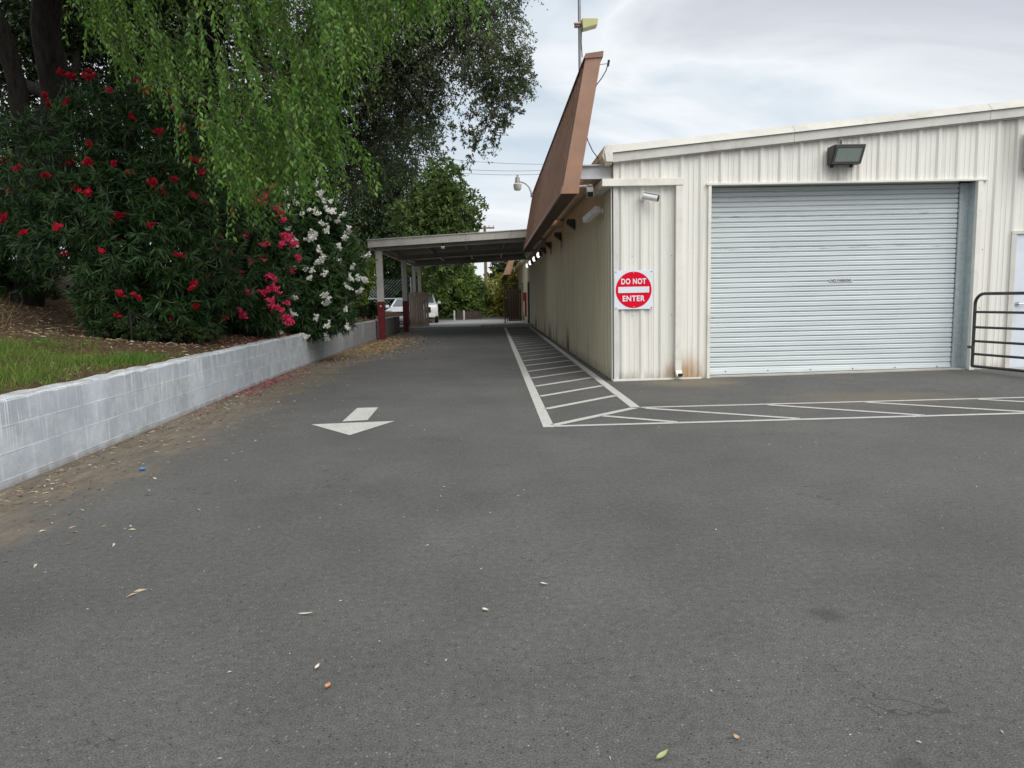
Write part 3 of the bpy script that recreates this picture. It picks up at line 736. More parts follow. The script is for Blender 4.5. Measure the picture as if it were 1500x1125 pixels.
camera_unit((2.33, FY - .04, 2.80), (0, -1, 0), (.95, -.5, -.28), .24, 'white bullet security camera on the front wall above the red sign')
camera_unit((SX - .035, 12.35, 2.72), (-1, 0, 0), (-.35, .9, -.32), .46, 'dusty grey security camera on the shaded side wall by the corner', False)
camera_unit((1.60, 12.05, 3.10), (0, 0, -1), (-.1, -.95, -.45), .26, 'white box security camera hung under the grey steel beam', False)
mb = MB(); mb.tube([(1.55, 12.05, 3.075), (1.30, 12.0, 3.06)], .022, 10); o = mb.build('conduit_stub', m_white, None, smooth=True); tag(o, 'short white conduit under the grey beam beside the box camera', 'conduit')

def wall_pack_front():
    r = thing('flood_light', 'dark bronze wall flood light with a greenish glass above the roller door', 'light', (5.385, FY, 3.37))
    x0, x1 = 5.15, 5.62; yb_ = FY - .036; zt, zb = 3.50, 3.235
    mb = MB(); mb.prism([(x0, yb_, zb), (x0, yb_, zt), (x0, yb_ - .27, zt), (x0, yb_ - .27, zt - .03), (x0, yb_ - .13, zb)], (x1 - x0, 0, 0)); mb.build('housing', m_dark, r, bevel=.012)
    e = np.array([0, -.27 + .13, (zt - .03) - zb]); a = np.array([0, yb_ - .13, zb]); nn = np.array([0, -e[2], e[1]]) / np.linalg.norm(e)
    q = lambda x, u, o_: np.array([x, 0, 0]) + a + e * u + nn * o_
    mb = MB(); mb.hexa([q(x0 + .05, .14, .002), q(x1 - .05, .14, .002), q(x1 - .05, .90, .002), q(x0 + .05, .90, .002)], [q(x0 + .05, .14, .008), q(x1 - .05, .14, .008), q(x1 - .05, .90, .008), q(x0 + .05, .90, .008)]); mb.build('glass', m_glass_dull, r)
    mb = MB()
    for u0, u1, xa, xb in ((.02, .13, x0 + .015, x1 - .015), (.91, .99, x0 + .015, x1 - .015), (.13, .91, x0 + .015, x0 + .048), (.13, .91, x1 - .048, x1 - .015)):
        mb.hexa([q(xa, u0, .001), q(xb, u0, .001), q(xb, u1, .001), q(xa, u1, .001)], [q(xa, u0, .012), q(xb, u0, .012), q(xb, u1, .012), q(xa, u1, .012)])
    mb.build('bezel', plain('grey_bezel', (.10, .10, .095), .5), r)
    mb = MB(); mb.tube([(5.36, yb_ - .01, zt), (5.36, yb_ - .01, zt + .11)], .011, 8); mb.build('conduit', m_bolt, r)
    for q_ in (5.20, 5.50):
        mb = MB(); mb.box(q_, q_ + .035, yb_ - .05, yb_, zb - .035, zb); mb.build('foot_clip', m_black, r)
    return r
wall_pack_front()

ef = thing('exhaust_fan', 'caged exhaust fan on the front wall at the right edge', 'fan', (8.5, FY, 3.4))
mb = MB(); mb.box(8.2, 8.8, FY - .16, FY - .036, 3.12, 3.70); mb.build('fan_housing', m_trim_grey, ef, bevel=.02)
mb = MB()
for q in np.linspace(3.17, 3.66, 10): mb.box(8.19, 8.81, FY - .20, FY - .192, q, q + .008)
for q in np.linspace(8.2, 8.8, 10): mb.box(q - .004, q + .004, FY - .192, FY - .184, 3.15, 3.68)
mb.build('fan_cage', m_dark, ef)
mb = MB(); mb.box(8.24, 8.76, FY - .168, FY - .161, 3.16, 3.66); mb.build('fan_opening', m_black, ef)

# dusk-to-dawn wall packs down the side wall
lamp_proto = None
def side_lamp(y, lit, label):
    r = thing('wall_lamp', label, 'lamp', (SX - .034, y, 2.9), 'lamps along the side wall')
    x = SX - .034; w_ = .12
    mb = MB(); mb.prism([(x, y - w_, 2.80), (x, y - w_, 3.02), (x - .17, y - w_, 3.02), (x - .17, y - w_, 2.93)], (0, 2 * w_, 0)) if not lit else mb.prism([(x, y - w_, 2.80), (x, y - w_, 3.02), (x - .10, y - w_, 3.02), (x - .10, y - w_, 2.85)], (0, 2 * w_, 0))
    mb.build('housing', m_dark, r, bevel=.01)
    if lit:
        mb = MB(); n_ = 14
        rr = [(math.sin(a) * .5, math.cos(a)) for a in np.linspace(0, math.pi, 7)]
        pts = [(x - .12, y - .001, 2.88 + .105 * c) for s_, c in rr]; mb.tube(pts, [max(.004, .115 * s_ * 1.2) for s_, c in rr], n_)
        mb.build('globe', m_lit, r, smooth=True)
    else:
        mb = MB(); mb.box(x - .176, x - .1705, y - w_ + .02, y + w_ - .02, 2.945, 3.01); mb.build('lens', m_black, r)
    mb = MB(); mb.box(x - .012, x - .001, y - .05, y + .05, 2.66, 2.798); mb.build('junction_box', m_trim_grey, r)
    return r
for y, l in ((16.6, 'dark unlit wall lamp nearest the building corner, under the grey camera'), (19.85, 'second dark unlit wall lamp from the corner, mid side wall'), (23.2, 'third dark unlit wall lamp from the corner, below the rusty strut'), (25.6, 'last dark unlit wall lamp, just outside the carport shade')):
    side_lamp(y, False, l)
for y, l in ((27.6, 'lit white wall lamp under the carport roof, largest of the lit row'), (30.4, 'lit white wall lamp second in the row under the carport'), (33.6, 'lit white wall lamp third in the row under the carport'), (36.4, 'lit white wall lamp farthest back under the carport by the dark door')):
    side_lamp(y, True, l)
fb = thing('fire_alarm_box', 'small red box on the bright far wall past the dark side door', 'alarm box', (SX, 40.6, 1.4))
mb = MB(); mb.box(SX - .20, SX - .036, 40.3, 40.8, 1.15, 1.62); mb.build('box_body', plain('alarm_red', (.42, .02, .03), .4), fb, bevel=.02)
mb = MB(); mb.box(SX - .13, SX - .037, 40.45, 40.65, .3, 1.148); mb.build('riser_pipe', plain('alarm_red_pipe', (.36, .03, .03), .5), fb)

# ------------------------------------------------------------------ brown mansard fascia
def fascia(name, label, y0, y1, sec, mats=True, cap=True):
    r = thing(name, label, 'fascia', (sec[0][0], y0, sec[0][1]))
    (bx, bz), (cx_, cz), (tx, tz), (sx_, sz) = sec      # bottom-outer, bottom-inner, top-inner, top-outer
    ydir = y1 - y0
    out_ = [(bx, y0, bz), (sx_, y0, sz), (tx, y0, tz), (cx_, y0, cz)]
    mb = MB(); mb.prism(out_, (0, ydir, 0)); mb.build('fascia_panel', m_brown, r)
    # standing seams on the outer slope
    e = np.array([sx_ - bx, 0, sz - bz]); nn = np.array([-e[2], 0, e[0]]) / np.linalg.norm(e)
    mb = MB()
    for y in np.arange(y0 + .42, y1 - .1, .42):
        a = np.array([bx, y, bz]) + e * .01; b = np.array([bx, y, bz]) + e * .985
        mb.hexa([a, a + np.array([0, .02, 0]), a + np.array([0, .02, 0]) + nn * .012, a + nn * .012], [b, b + np.array([0, .02, 0]), b + np.array([0, .02, 0]) + nn * .012, b + nn * .012])
    mb.build('standing_seam', m_brown, r)
    # soffit board and drip edge
    mb = MB(); mb.box(bx + .03, cx_ - .01, y0 + .03, y1 - .02, bz - .012, bz - .003); mb.build('soffit', m_brown_dark, r)
    mb = MB()
    mb.prism([(bx - .014, y0 - .015, bz - .02), (bx + .012, y0 - .015, bz + .10), (bx + .002, y0 - .015, bz + .10), (bx - .026, y0 - .015, bz - .02)], (0, ydir + .03, 0))
    mb.prism([(bx - .010, y0 - .013, bz - .018), (cx_ + .012, y0 - .013, bz - .018), (cx_ + .022, y0 - .013, bz + .085), (bx + .012, y0 - .013, bz + .085)], (0, .011, 0))
    mb.build('drip_edge', m_brown, r)
    if cap:
        mb = MB(); mb.prism([(sx_ - .03, y0 - .02, sz - .05), (sx_ - .01, y0 - .02, sz + .02), (tx + .02, y0 - .02, tz + .025), (tx + .012, y0 - .02, tz - .06)], (0, ydir + .04, 0)); mb.build('coping', plain('brown_coping', (.25, .14, .095), .55), r)
        mb = MB()
        mb.prism([(sx_ - .036, y0 + .1, sz - .055), (sx_ - .016, y0 + .1, sz + .015), (sx_ - .013, y0 + .1, sz + .012), (sx_ - .031, y0 + .1, sz - .058)], (0, ydir - .1, 0)); mb.build('coping_shadow_strip', m_brown_dark, r)  # added dark strip, painting the shadow along the coping edge
    return r
fa = fascia('mansard_fascia', 'tall leaning brown metal fascia running along the roof edge to the carport', FY - .02, 25.9, [(1.10, 2.905), (1.345, 2.915), (1.725, 4.93), (1.485, 4.90)])
# its steel: the grey beam at the corner and the rusty pipe strut further on
mb = MB()
def ibeam(mb, y, x0, x1, zt, zb, tilt):
    for (a, b) in ((zt - .018, zt), (zb, zb + .018)):
        mb.hexa([(x0, y - .06, a), (x1, y - .06, a + tilt), (x1, y + .06, a + tilt), (x0, y + .06, a)], [(x0, y - .06, b), (x1, y - .06, b + tilt), (x1, y + .06, b + tilt), (x0, y + .06, b)])
    mb.hexa([(x0, y - .008, zb + .018), (x1, y - .008, zb + .018 + tilt), (x1, y + .008, zb + .018 + tilt), (x0, y + .008, zb + .018)], [(x0, y - .008, zt - .018), (x1, y - .008, zt - .018 + tilt), (x1, y + .008, zt - .018 + tilt), (x0, y + .008, zt - .018)])
ibeam(mb, 11.62, 1.33, 1.87, 3.325, 3.11, .006); mb.build('support_beam', m_steel_grey, fa)
mb = MB(); mb.tube([(1.30, 19.2, 3.16), (1.88, 19.2, 3.19)], .10, 14); s_ = mb.build('support_strut', m_rusty, fa, smooth=True); s_['label'] = 'rust-streaked round strut'
fascia('rear_fascia', 'short brown fascia over the far wall seen below the carport roof', 44.0, 56, [(.72, 2.72), (1.10, 2.75), (1.7, 4.6), (1.45, 4.6)], cap=False)

mast = thing('antenna_mast', 'thin grey mast behind the brown fascia carrying a yellow-green panel antenna', 'antenna', (1.46, 13.2, 3.5))
mb = MB(); mb.tube([(1.60, 13.2, 3.45), (1.60, 13.2, 8.4)], .026, 10); mb.build('mast_pole', plain('mast_grey', (.28, .28, .31), .5, .4), mast, smooth=True)
mb = MB(); a0 = P(852, 27, 13.1); a1 = P(876, 27, 13.1); b0 = P(853.5, 43, 13.1); b1 = P(875, 37, 13.1)
off = np.array([0, .16, 0]); mb.hexa([b0 - off * .2, b1 - off * .2, a1 - off * .2, a0 - off * .2], [b0 + off, b1 + off, a1 + off, a0 + off]); mb.build('antenna_cover', plain('yellowed_cover', (.48, .47, .22), .5, 0, .1), mast, bevel=.012)
mb = MB(); c0 = P(846, 35, 13.15); mb.tube([c0 + np.array([-.06, -.02, 0]), P(853, 34, 13.15)], .02, 8); mb.box(c0[0] - .045, c0[0] + .045, 13.15, 13.25, c0[2] - .035, c0[2] + .03); mb.build('mast_clamp', plain('copper_clamp', (.40, .28, .24), .5, .3), mast)
def hang(a, b, sag, n=12):
    a, b = np.array(a), np.array(b); return [a + (b - a) * u - np.array([0, 0, sag * 4 * u * (1 - u)]) for u in np.linspace(0, 1, n)]
mb = MB(); mb.tube([P(852, 42, 13.15), P(851.5, 62, 13.15), P(853, 84, 13.2)], .007, 6); mb.build('antenna_lead', m_black, mast)

cb = thing('service_cable', 'thin black cable and small bracket hanging behind the brown fascia', 'cable', (1.72, 12, 4.6))
mb = MB(); mb.tube([(1.72, 12, P(880, 95, 12)[2]), P(890, 93, 12)], .008, 6); mb.build('bracket_arm', m_steel_grey, cb)
mb = MB(); mb.tube([P(890.5, 97, 12), P(892, 88, 12)], .018, 8); mb.build('cable_head', m_black, cb)
mb = MB(); mb.tube([P(891, 92, 12), P(888, 103, 12), P(881, 115, 12), P(874, 124, 12), P(868, 140, 12.1), P(860, 170, 12.2), P(858, 192, 12.3), P(861, 206, 12.2), P(868, 221, 12), P(877, 233, 11.85), P(886, 240, 11.75)], .008, 6); mb.build('cable_run', m_black, cb, smooth=True)

gl = thing('gooseneck_lamp', 'old barn lamp on a curved arm at the far end of the fascia', 'lamp', P(779, 290, 25.6))
mb = MB(); mb.tube([P(778.5, 289, 25.6), P(778, 281, 25.6), P(775, 274, 25.6), P(770, 269, 25.6), P(764, 266.5, 25.6), P(760, 266, 25.6)], .03, 8); mb.build('lamp_arm', m_steel_grey, gl, smooth=True)
mb = MB(); mb.tube([P(758, 256, 25.6), P(758, 259, 25.6), P(758, 260, 25.6), P(758, 268, 25.6)], [.03, .035, .075, .09], 14); mb.build('lamp_ballast', plain('lamp_grey', (.34, .33, .32), .5, .3), gl, smooth=True)
mb = MB(); mb.tube([P(758, 268.2, 25.6), P(758, 270, 25.6), P(758, 277.5, 25.6), P(758, 279, 25.6)], [.09, .145, .12, .09], 16); mb.build('lamp_shade', plain('milky_refractor', (.55, .54, .48), .3), gl, smooth=True)
for a_, b_, sag in (((540, 216, 70), (840, 240, 70), .5), ((540, 231, 70), (840, 247, 70), .6), ((540, 236, 70), (840, 252, 70), .65)):
    mb = MB(); mb.tube(hang(P(*a_), P(*b_), sag, 16), .022, 5); o = mb.build('power_line', plain('wire_grey', (.25, .25, .27), .6), None)
    tag(o, {.5: 'topmost of the three thin power lines crossing the sky', .6: 'middle one of the three power lines crossing the sky', .65: 'lowest of the three power lines crossing the sky'}[sag], 'power line', 'power lines beyond the trees')

# ------------------------------------------------------------------ tube gate
gt = thing('tube_gate', 'dark grey tubular steel farm gate swung open beside the roller door', 'gate', (7.45, 11.35, 0))
g0 = np.array([7.46, 11.30, 0]); g1 = np.array([7.66, 10.45, 0]); gd = (g1 - g0) / np.linalg.norm(g1 - g0); GL = 3.2
m_gate = plain('gate_grey', (.055, .058, .060), .45, .3, .2, 12, .5, (.12, .09, .06))
gp = lambda s_, z: g0 + gd * s_ + np.array([0, 0, z])
zb0, zt0 = .125, 1.245
mb = MB(); pts = [gp(0, zb0)] + [gp(0, z) for z in (.5, .9)] + [gp(.16 - .16 * math.cos(a), zt0 - .16 + .16 * math.sin(a)) for a in np.linspace(0, math.pi / 2, 8)] + [gp(1.2, zt0), gp(GL, zt0)]
mb.tube(pts, .024, 12); mb.tube([gp(GL, zt0), gp(GL, zb0)], .024, 12); mb.build('gate_frame', m_gate, gt, smooth=True)
for z in (zb0, .315, .515, .73, .965):
    mb = MB(); mb.tube([gp(0, z), gp(GL, z)], .019 if z > .2 else .022, 10); mb.build('gate_rail', m_gate, gt, smooth=True)
for q in (1.0, 2.1):
    mb = MB(); mb.tube([gp(q, zb0), gp(q, zt0)], .015, 8); mb.build('gate_stay', m_gate, gt, smooth=True)
mb = MB(); mb.box(7.42, 7.45, 11.25, 11.38, .40, .44); mb.build('gate_latch', m_bolt, gt)

# ------------------------------------------------------------------ carport
cp = thing('carport', 'flat-roofed steel carport spanning the lane on grey and red posts', 'carport', (-3.7, 25.4, 0))
m_cpfascia = plain('carport_fascia', (.62, .61, .57), .5, 0, .14, 2, .4, (.22, .20, .16))
m_cpsteel = plain('carport_steel', (.40, .385, .35), .55, .1, .18, 3, .4, (.13, .10, .07))
m_cpdeck = plain('carport_deck', (.34, .33, .30), .6, .1, .15, 3)
cs = .046
def cz(x, z0): return z0 + (x + 4.12) * cs
def slab(mb, x0, x1, y0, y1, z0, z1):
    mb.hexa([(x0, y0, cz(x0, z0)), (x1, y0, cz(x1, z0)), (x1, y1, cz(x1, z0)), (x0, y1, cz(x0, z0))], [(x0, y0, cz(x0, z1)), (x1, y0, cz(x1, z1)), (x1, y1, cz(x1, z1)), (x0, y1, cz(x0, z1))])
mb = MB(); slab(mb, -4.12, -.85, 25.25, 25.33, 3.105, 3.345); mb.build('front_fascia', m_cpfascia, cp); mb = MB(); slab(mb, -.847, 1.86, 25.25, 25.33, 3.105, 3.345); mb.build('front_fascia', m_cpfascia, cp)
mb = MB(); slab(mb, -4.15, 1.86, 25.22, 25.36, 3.346, 3.372); mb.build('edge_flashing', m_cpfascia, cp); mb = MB(); slab(mb, -4.15, -4.06, 25.37, 38.2, 3.10, 3.372); mb.build('edge_flashing', m_cpfascia, cp)
mb = MB()
for y in np.arange(25.4, 38.1, .305): slab(mb, -4.05, 1.86, y, y + .18, 3.29, 3.33)
slab(mb, -4.05, 1.86, 25.34, 38.2, 3.331, 3.345); mb.build('roof_deck', m_cpdeck, cp)
for y in (25.5, 31.45, 37.9):
    mb = MB(); slab(mb, -3.9, 1.86, y - .07, y + .07, 2.985, 3.0); slab(mb, -3.9, 1.86, y - .012, y + .012, 3.0, 3.15); slab(mb, -3.9, 1.86, y - .07, y + .07, 3.15, 3.165); mb.build('cross_beam', m_cpsteel, cp)
for x in (-3.85, -2.4, -.95, .5, 1.7):
    mb = MB(); mb.box(x - .035, x + .035, 25.36, 38.1, cz(x, 3.17), cz(x, 3.285)); mb.build('purlin', m_cpsteel, cp)
mb = MB(); slab(mb, -4.05, 1.86, 38.1, 38.2, 2.99, 3.30); mb.build('rear_fascia_board', m_cpsteel, cp)
m_postred = plain('oxide_red_paint', (.17, .018, .026), .5, 0, .2, 5, .4, (.08, .03, .03))
m_postgrey = plain('post_grey_paint', (.54, .53, .50), .5, 0, .12, 4, .4, (.25, .22, .18))
for x, y, w_ in ((-3.80, 25.5, .105), (-3.66, 31.45, .105), (-3.86, 37.2, .075), (-3.66, 37.9, .075)):
    mb = MB(); mb.box(x - w_, x + w_, y - w_, y + w_, 0, cz(x, 2.985)); q = mb.build('post', m_postgrey, cp, bevel=.008)
    if y > 33: continue
    mb = MB(); mb.box(x - w_ - .004, x + w_ + .004, y - w_ - .004, y + w_ + .004, .002, 1.30); mb.build('red_paint_band', m_postred, q)
    if y < 26:
        mb = MB(); mb.box(x - .02, x + .03, y - w_ - .02, y - w_ - .005, 1.12, 1.17); mb.build('post_cleat', m_white, q)
for (px_, py_, Y_), l in zip(((649, 361.5, 25.45), (676, 387, 37.8)), ('tiny white flood lamp on the front beam of the carport', 'tiny white flood lamp on the rear beam of the carport')):
    c = P(px_, py_, Y_); r = thing('carport_lamp', l, 'lamp', c, 'lamps under the carport')
    mb = MB(); oriented_box(mb, c + np.array([0, -.14, -.03]), (0, -1, -.4), (.05, .06, .035)); mb.build('lamp_head', m_white_dirty, r, bevel=.01)
    mb = MB(); mb.tube([c + np.array([0, -.02, .10]), c + np.array([0, -.12, .0])], .02, 8); mb.build('lamp_bracket', m_dark, r)

# gates at the back of the carport
def board_gate(label, x0, x1, y, z0, z1, m, tilt=0.):
    r = thing('board_gate', label, 'gate', (x0, y, 0))
    n_ = int((x1 - x0) / .115)
    mb = MB()
    for k in range(n_):
        a = x0 + (x1 - x0) * k / n_; b = x0 + (x1 - x0) * (k + 1) / n_ - .012
        mb.box(a, b, y - .012 + .004 * (k % 2), y + .012 + .004 * (k % 2), z0, z1)
    mb.build('slat_panel', m, r)
    mb = MB(); mb.box(x0, x1, y + .02, y + .05, z0 + .12, z0 + .20); mb.build('gate_rail', m_dark, r); mb = MB(); mb.box(x0, x1, y + .02, y + .05, z1 - .2, z1 - .12); mb.build('gate_rail', m_dark, r)
    return r
m_slatw = plain('brown_privacy_slat', (.34, .255, .20), .7, 0, .2, 3)
m_slatd = plain('dark_privacy_slat', (.085, .052, .038), .7, 0, .2, 3)
r = board_gate('tan-brown slatted gate leaf in front of the white vehicles', -4.08, -3.13, 36.7, .03, 1.70, m_slatw)
mb = MB(); mb.box(-4.13, -4.09, 36.67, 36.73, 0, 1.9); mb.build('gate_post', m_dark, r); mb = MB(); mb.box(-3.83, -3.80, 36.655, 36.68, 1.5, 1.62); mb.build('tag_plate', m_white, r)
r = board_gate('dark brown slatted gate leaf against the far building wall', .84, 1.56, 39.4, .10, 1.78, m_slatd)
mb = MB(); mb.tube([(.66, 39.4, 0), (.66, 39.4, 2.12)], .035, 8); mb.tube([(.78, 39.4, .05), (.78, 39.4, 2.1)], .02, 8); mb.tube([(.66, 39.4, 2.08), (1.6, 39.4, 2.08)], .018, 8); mb.tube([(1.62, 39.4, .05), (1.62, 39.4, 2.1)], .02, 8)
for z in np.linspace(1.8, 2.05, 4): mb.tube([(.78, 39.4, z), (1.62, 39.4, z)], .006, 5)
mb.build('gate_frame', m_dark, r)

# ------------------------------------------------------------------ vehicles beyond the carport
m_carw = plain('white_car_paint', (.74, .75, .76), .25, 0, .03, 2, .6)
m_win = plain('car_glass', (.035, .045, .05), .06, 0, .1, 2, .8)
m_scrn = plain('bright_windscreen', (.16, .19, .20), .08, 0, .1, 2, .9)
m_tyre = plain('tyre_rubber', (.015, .015, .016), .8); m_rim = plain('wheel_rim', (.4, .4, .41), .35, .6)
def vehicle(name, label, cat, loc, rot, Lg, Wd, side, roof, grille):
    """side: lower body outline (y,z), y=0 front; roof: greenhouse outline"""
    r = thing(name, label, cat, loc)
    hw = Wd / 2
    mb = MB(); n_ = len(side)
    secs = [(-hw, .965, .04), (-hw + .10, 1., 0), (hw - .10, 1., 0), (hw, .965, .04)]
    vs = []
    for sx_, k, zi in secs:
        for (y, z) in side: vs.append((sx_, Lg / 2 + (y - Lg / 2) * k, z if z < .6 else z - zi * 1.0))
    fs = [(a * n_ + i, a * n_ + (i + 1) % n_, (a + 1) * n_ + (i + 1) % n_, (a + 1) * n_ + i) for a in range(3) for i in range(n_)]
    fs += [tuple(range(n_ - 1, -1, -1)), tuple(3 * n_ + i for i in range(n_))]
    mb.add(vs, fs); mb.build('body', m_carw, r, bevel=.02, smooth=True, auto=50)
    mb = MB(); (y0, z0), (y1, z1), (y2, z2), (y3, z3) = roof; a, b = hw - .08, hw - .26
    mb.hexa([(-a, y0, z0), (a, y0, z0), (a, y3, z3), (-a, y3, z3)], [(-b, y1, z1), (b, y1, z1), (b, y2, z2), (-b, y2, z2)]); mb.build('cabin', m_carw, r, bevel=.04, smooth=True, auto=50)
    lerp = lambda p, q, u: tuple(pp + (qq - pp) * u for pp, qq in zip(p, q))
    def pane(nm, c, m, n):     # c: bottom-left, bottom-right, top-right, top-left
        n = np.array(n, float); n /= np.linalg.norm(n); c = [np.array(p) for p in c]; ce = sum(c) / 4
        c = [ce + (p - ce) * .86 for p in c]
        mb = MB(); mb.hexa([p + n * .004 for p in c], [p + n * .014 for p in c]); return mb.build(nm, m, r)
    pane('windscreen', [(-a, y0, z0), (a, y0, z0), (b, y1, z1), (-b, y1, z1)], m_scrn, (0, -(z1 - z0), y1 - y0))
    pane('rear_window', [(-a, y3, z3), (a, y3, z3), (b, y2, z2), (-b, y2, z2)], m_win, (0, 1, .4))
    for s_ in (-1, 1):
        ym = (y0 + y3) / 2; ymt = (y1 + y2) / 2
        pane('side_window', [(s_ * a, y0, z0), (s_ * a, ym, z0), (s_ * b, ymt, z1), (s_ * b, y1, z1)], m_win, (s_, 0, .3))
        pane('side_window', [(s_ * a, ym, z0), (s_ * a, y3, z3), (s_ * b, y2, z2), (s_ * b, ymt, z1)], m_win, (s_, 0, .3))
        mb = MB(); oriented_box(mb, (s_ * (hw + .09), y0 + .25, z0 + .06), (1, 0, 0), (.09, .05, .07)); mb.build('mirror', m_carw, r, bevel=.02)
        mb = MB(); mb.hexa([(s_ * (hw - .40), -.012, .70), (s_ * (hw - .08), .03, .70), (s_ * (hw - .08), .06, .82), (s_ * (hw - .40), .02, .80)], [(s_ * (hw - .40), .05, .70), (s_ * (hw - .08), .10, .70), (s_ * (hw - .08), .12, .82), (s_ * (hw - .40), .07, .80)]); mb.build('headlight', plain('headlight_glass', (.35, .37, .38), .1), r)
        for wy in (.85, Lg - .95):
            mb = MB(); mb.tube([(s_ * (hw - .20), wy, .33), (s_ * (hw + .01), wy, .33)], .34, 20); wl = mb.build('wheel', m_tyre, r, smooth=True)
            mb = MB(); mb.tube([(s_ * (hw + .011), wy, .33), (s_ * (hw + .02), wy, .33)], .20, 16); mb.build('rim', m_rim, wl)
        mb = MB(); mb.box(min(s_ * hw, s_ * (hw + .02)), max(s_ * hw, s_ * (hw + .02)), y0 + 1.05, y0 + 1.2, z0 - .12, z0 - .09); mb.build('door_handle', m_win, r)
    mb = MB(); mb.box(-hw + .40, hw - .40, -.03, .02, grille[0], grille[1]); mb.build('grille', m_black, r, bevel=.008)
    mb = MB(); mb.box(-hw + .15, hw - .15, -.05, .03, .34, .50); mb.build('bumper', m_carw, r, bevel=.02)
    mb = MB(); mb.box(-.26, .26, -.058, -.052, .36, .47); mb.build('number_plate', m_white_dirty, r)
    for o in col.objects:
        if o.parent is r: o.matrix_parent_inverse = Matrix.Identity(4)
    r.rotation_euler = (0, 0, rot)
    return r
vehicle('sedan', 'white sedan facing the camera with a black grille, behind the carport posts', 'car', (-4.75, 39.2, .0), R(-2), 4.6, 1.85,
        [(.02, .30), (0, .62), (.12, .84), (1.3, .96), (3.9, 1.0), (4.5, .95), (4.6, .6), (4.5, .28), (.2, .24)],
        [(1.15, .95), (1.95, 1.40), (3.2, 1.41), (4.1, .98)], (.52, .74))
vehicle('pickup', 'white pickup half hidden behind the tan-brown gate leaf', 'pickup', (-4.02, 41.8, 0), R(4), 5.4, 1.9,
        [(.02, .42), (0, .75), (.08, 1.02), (1.5, 1.12), (5.3, 1.14), (5.4, .8), (5.3, .45), (.2, .38)],
        [(1.3, 1.10), (1.95, 1.68), (3.2, 1.70), (3.6, 1.12)], (.62, .92))

# ------------------------------------------------------------------ fences, poles
cf = thing('chain_link_fence', 'chain-link fence with a top rail behind the carport posts', 'fence', (-7, 38.4, 0))
mb = MB(); mb.tube([(-9.5, 38.4, 1.42), (-4.05, 38.4, 1.42)], .03, 8); mb.build('top_rail', m_galv, cf)
for x in (-9.4, -6.8, -4.15):
    mb = MB(); mb.tube([(x, 38.4, 0), (x, 38.4, 2.5)], .035, 8); mb.build('fence_post', m_galv, cf)
mb = MB()
for k in np.arange(-11.6, -4.1, .16):
    for sgn in (1, -1):
        a = max(k, -9.5) if sgn > 0 else k; x0_, x1_ = (k, k + 2.3) if sgn > 0 else (k + 2.3, k)
        z0_, z1_ = .1, 2.4
        if min(x0_, x1_) < -9.5 or max(x0_, x1_) > -4.1: continue
        mb.tube([(x0_, 38.43, z0_), (x1_, 38.43, z1_)], .004, 3, False)
mb.build('wire_mesh', m_galv, cf)
def pole(label, x, y, h, arms):
    r = thing('utility_pole', label, 'utility pole', (x, y, 0))
    mb = MB(); mb.tube([(x, y, -.3), (x, y, h)], [.15, .10], 10); mb.build('pole', m_woodpole, r, smooth=True)
    for z, w_ in arms:
        mb = MB(); mb.box(x - w_, x + w_, y - .16, y - .105, z, z + .12); q = mb.build('crossarm', m_woodpole, r)
        for s_ in (-.9, -.45, .45, .9):
            mb = MB(); mb.tube([(x + s_ * w_, y - .13, z + .12), (x + s_ * w_, y - .13, z + .27)], .04, 8); mb.build('insulator', m_steel_grey, q)
    return r
r = pole('brown utility pole with a crossarm, seen above and below the carport roof', -.45, 58, 6.9, ((6.65, .75),))
mb = MB(); 
for s_ in (.18, .42): mb.tube([(-.45 + s_, 57.75, 0), (-.45 + s_ * .75, 57.75, 2.6)], .035, 6)
for z in (.55, 1.1, 1.6): mb.box(-.27, -.05, 57.73, 57.77, z, z + .07)
mb.build('ladder_guard', m_white_dirty, r)
mb = MB(); mb.box(.05, .95, 57.8, 58.2, 4.05, 4.22); mb.tube([(-.4, 58, 4.15), (.1, 58, 4.15)], .03, 6); mb.build('lamp_head', m_dark, r)
for x, l in ((-2.38, 'left one of two short white bollards at the far edge of the yard'), (-1.78, 'right one of two short white bollards at the far edge of the yard')):
    mb = MB(); mb.tube([(x, 46.2, 0), (x, 46.2, .60), (x, 46.2, .63)], [.055, .055, .04], 12); o = mb.build('bollard', m_white_dirty, None, smooth=True); tag(o, l, 'bollard', 'white bollards at the yard edge')
wf = thing('timber_fence', 'low brown-red timber fence beyond the white bollards', 'fence', (-1.6, 48.5, 0))
mb = MB()
for k in range(11): a = -2.35 + k * .15; mb.box(a, a + .13, 48.48, 48.51, .02, .50 + .02 * (k % 3))
mb.build('paling', plain('fence_brown', (.10, .07, .062), .8, 0, .3, 2), wf)
mb = MB(); mb.box(-2.35, -.7, 48.52, 48.57, .30, .38); mb.build('fence_rail', m_woodpole, wf)

# ------------------------------------------------------------------ plants
def trunk_mesh(name, parent, paths, m=m_bark, n=9):
    mb = MB()
    for pts, rad in paths: mb.tube(pts, rad, n)
    return mb.build(name, m, parent, smooth=True, auto=80)


def wobble(a, b, n=6, amp=.12):
    a, b = np.array(a, float), np.array(b, float); L = np.linalg.norm(b - a)
    return [a + (b - a) * u + rng.normal(0, amp * L * .25, 3) * math.sin(math.pi * u) for u in np.linspace(0, 1, n)]


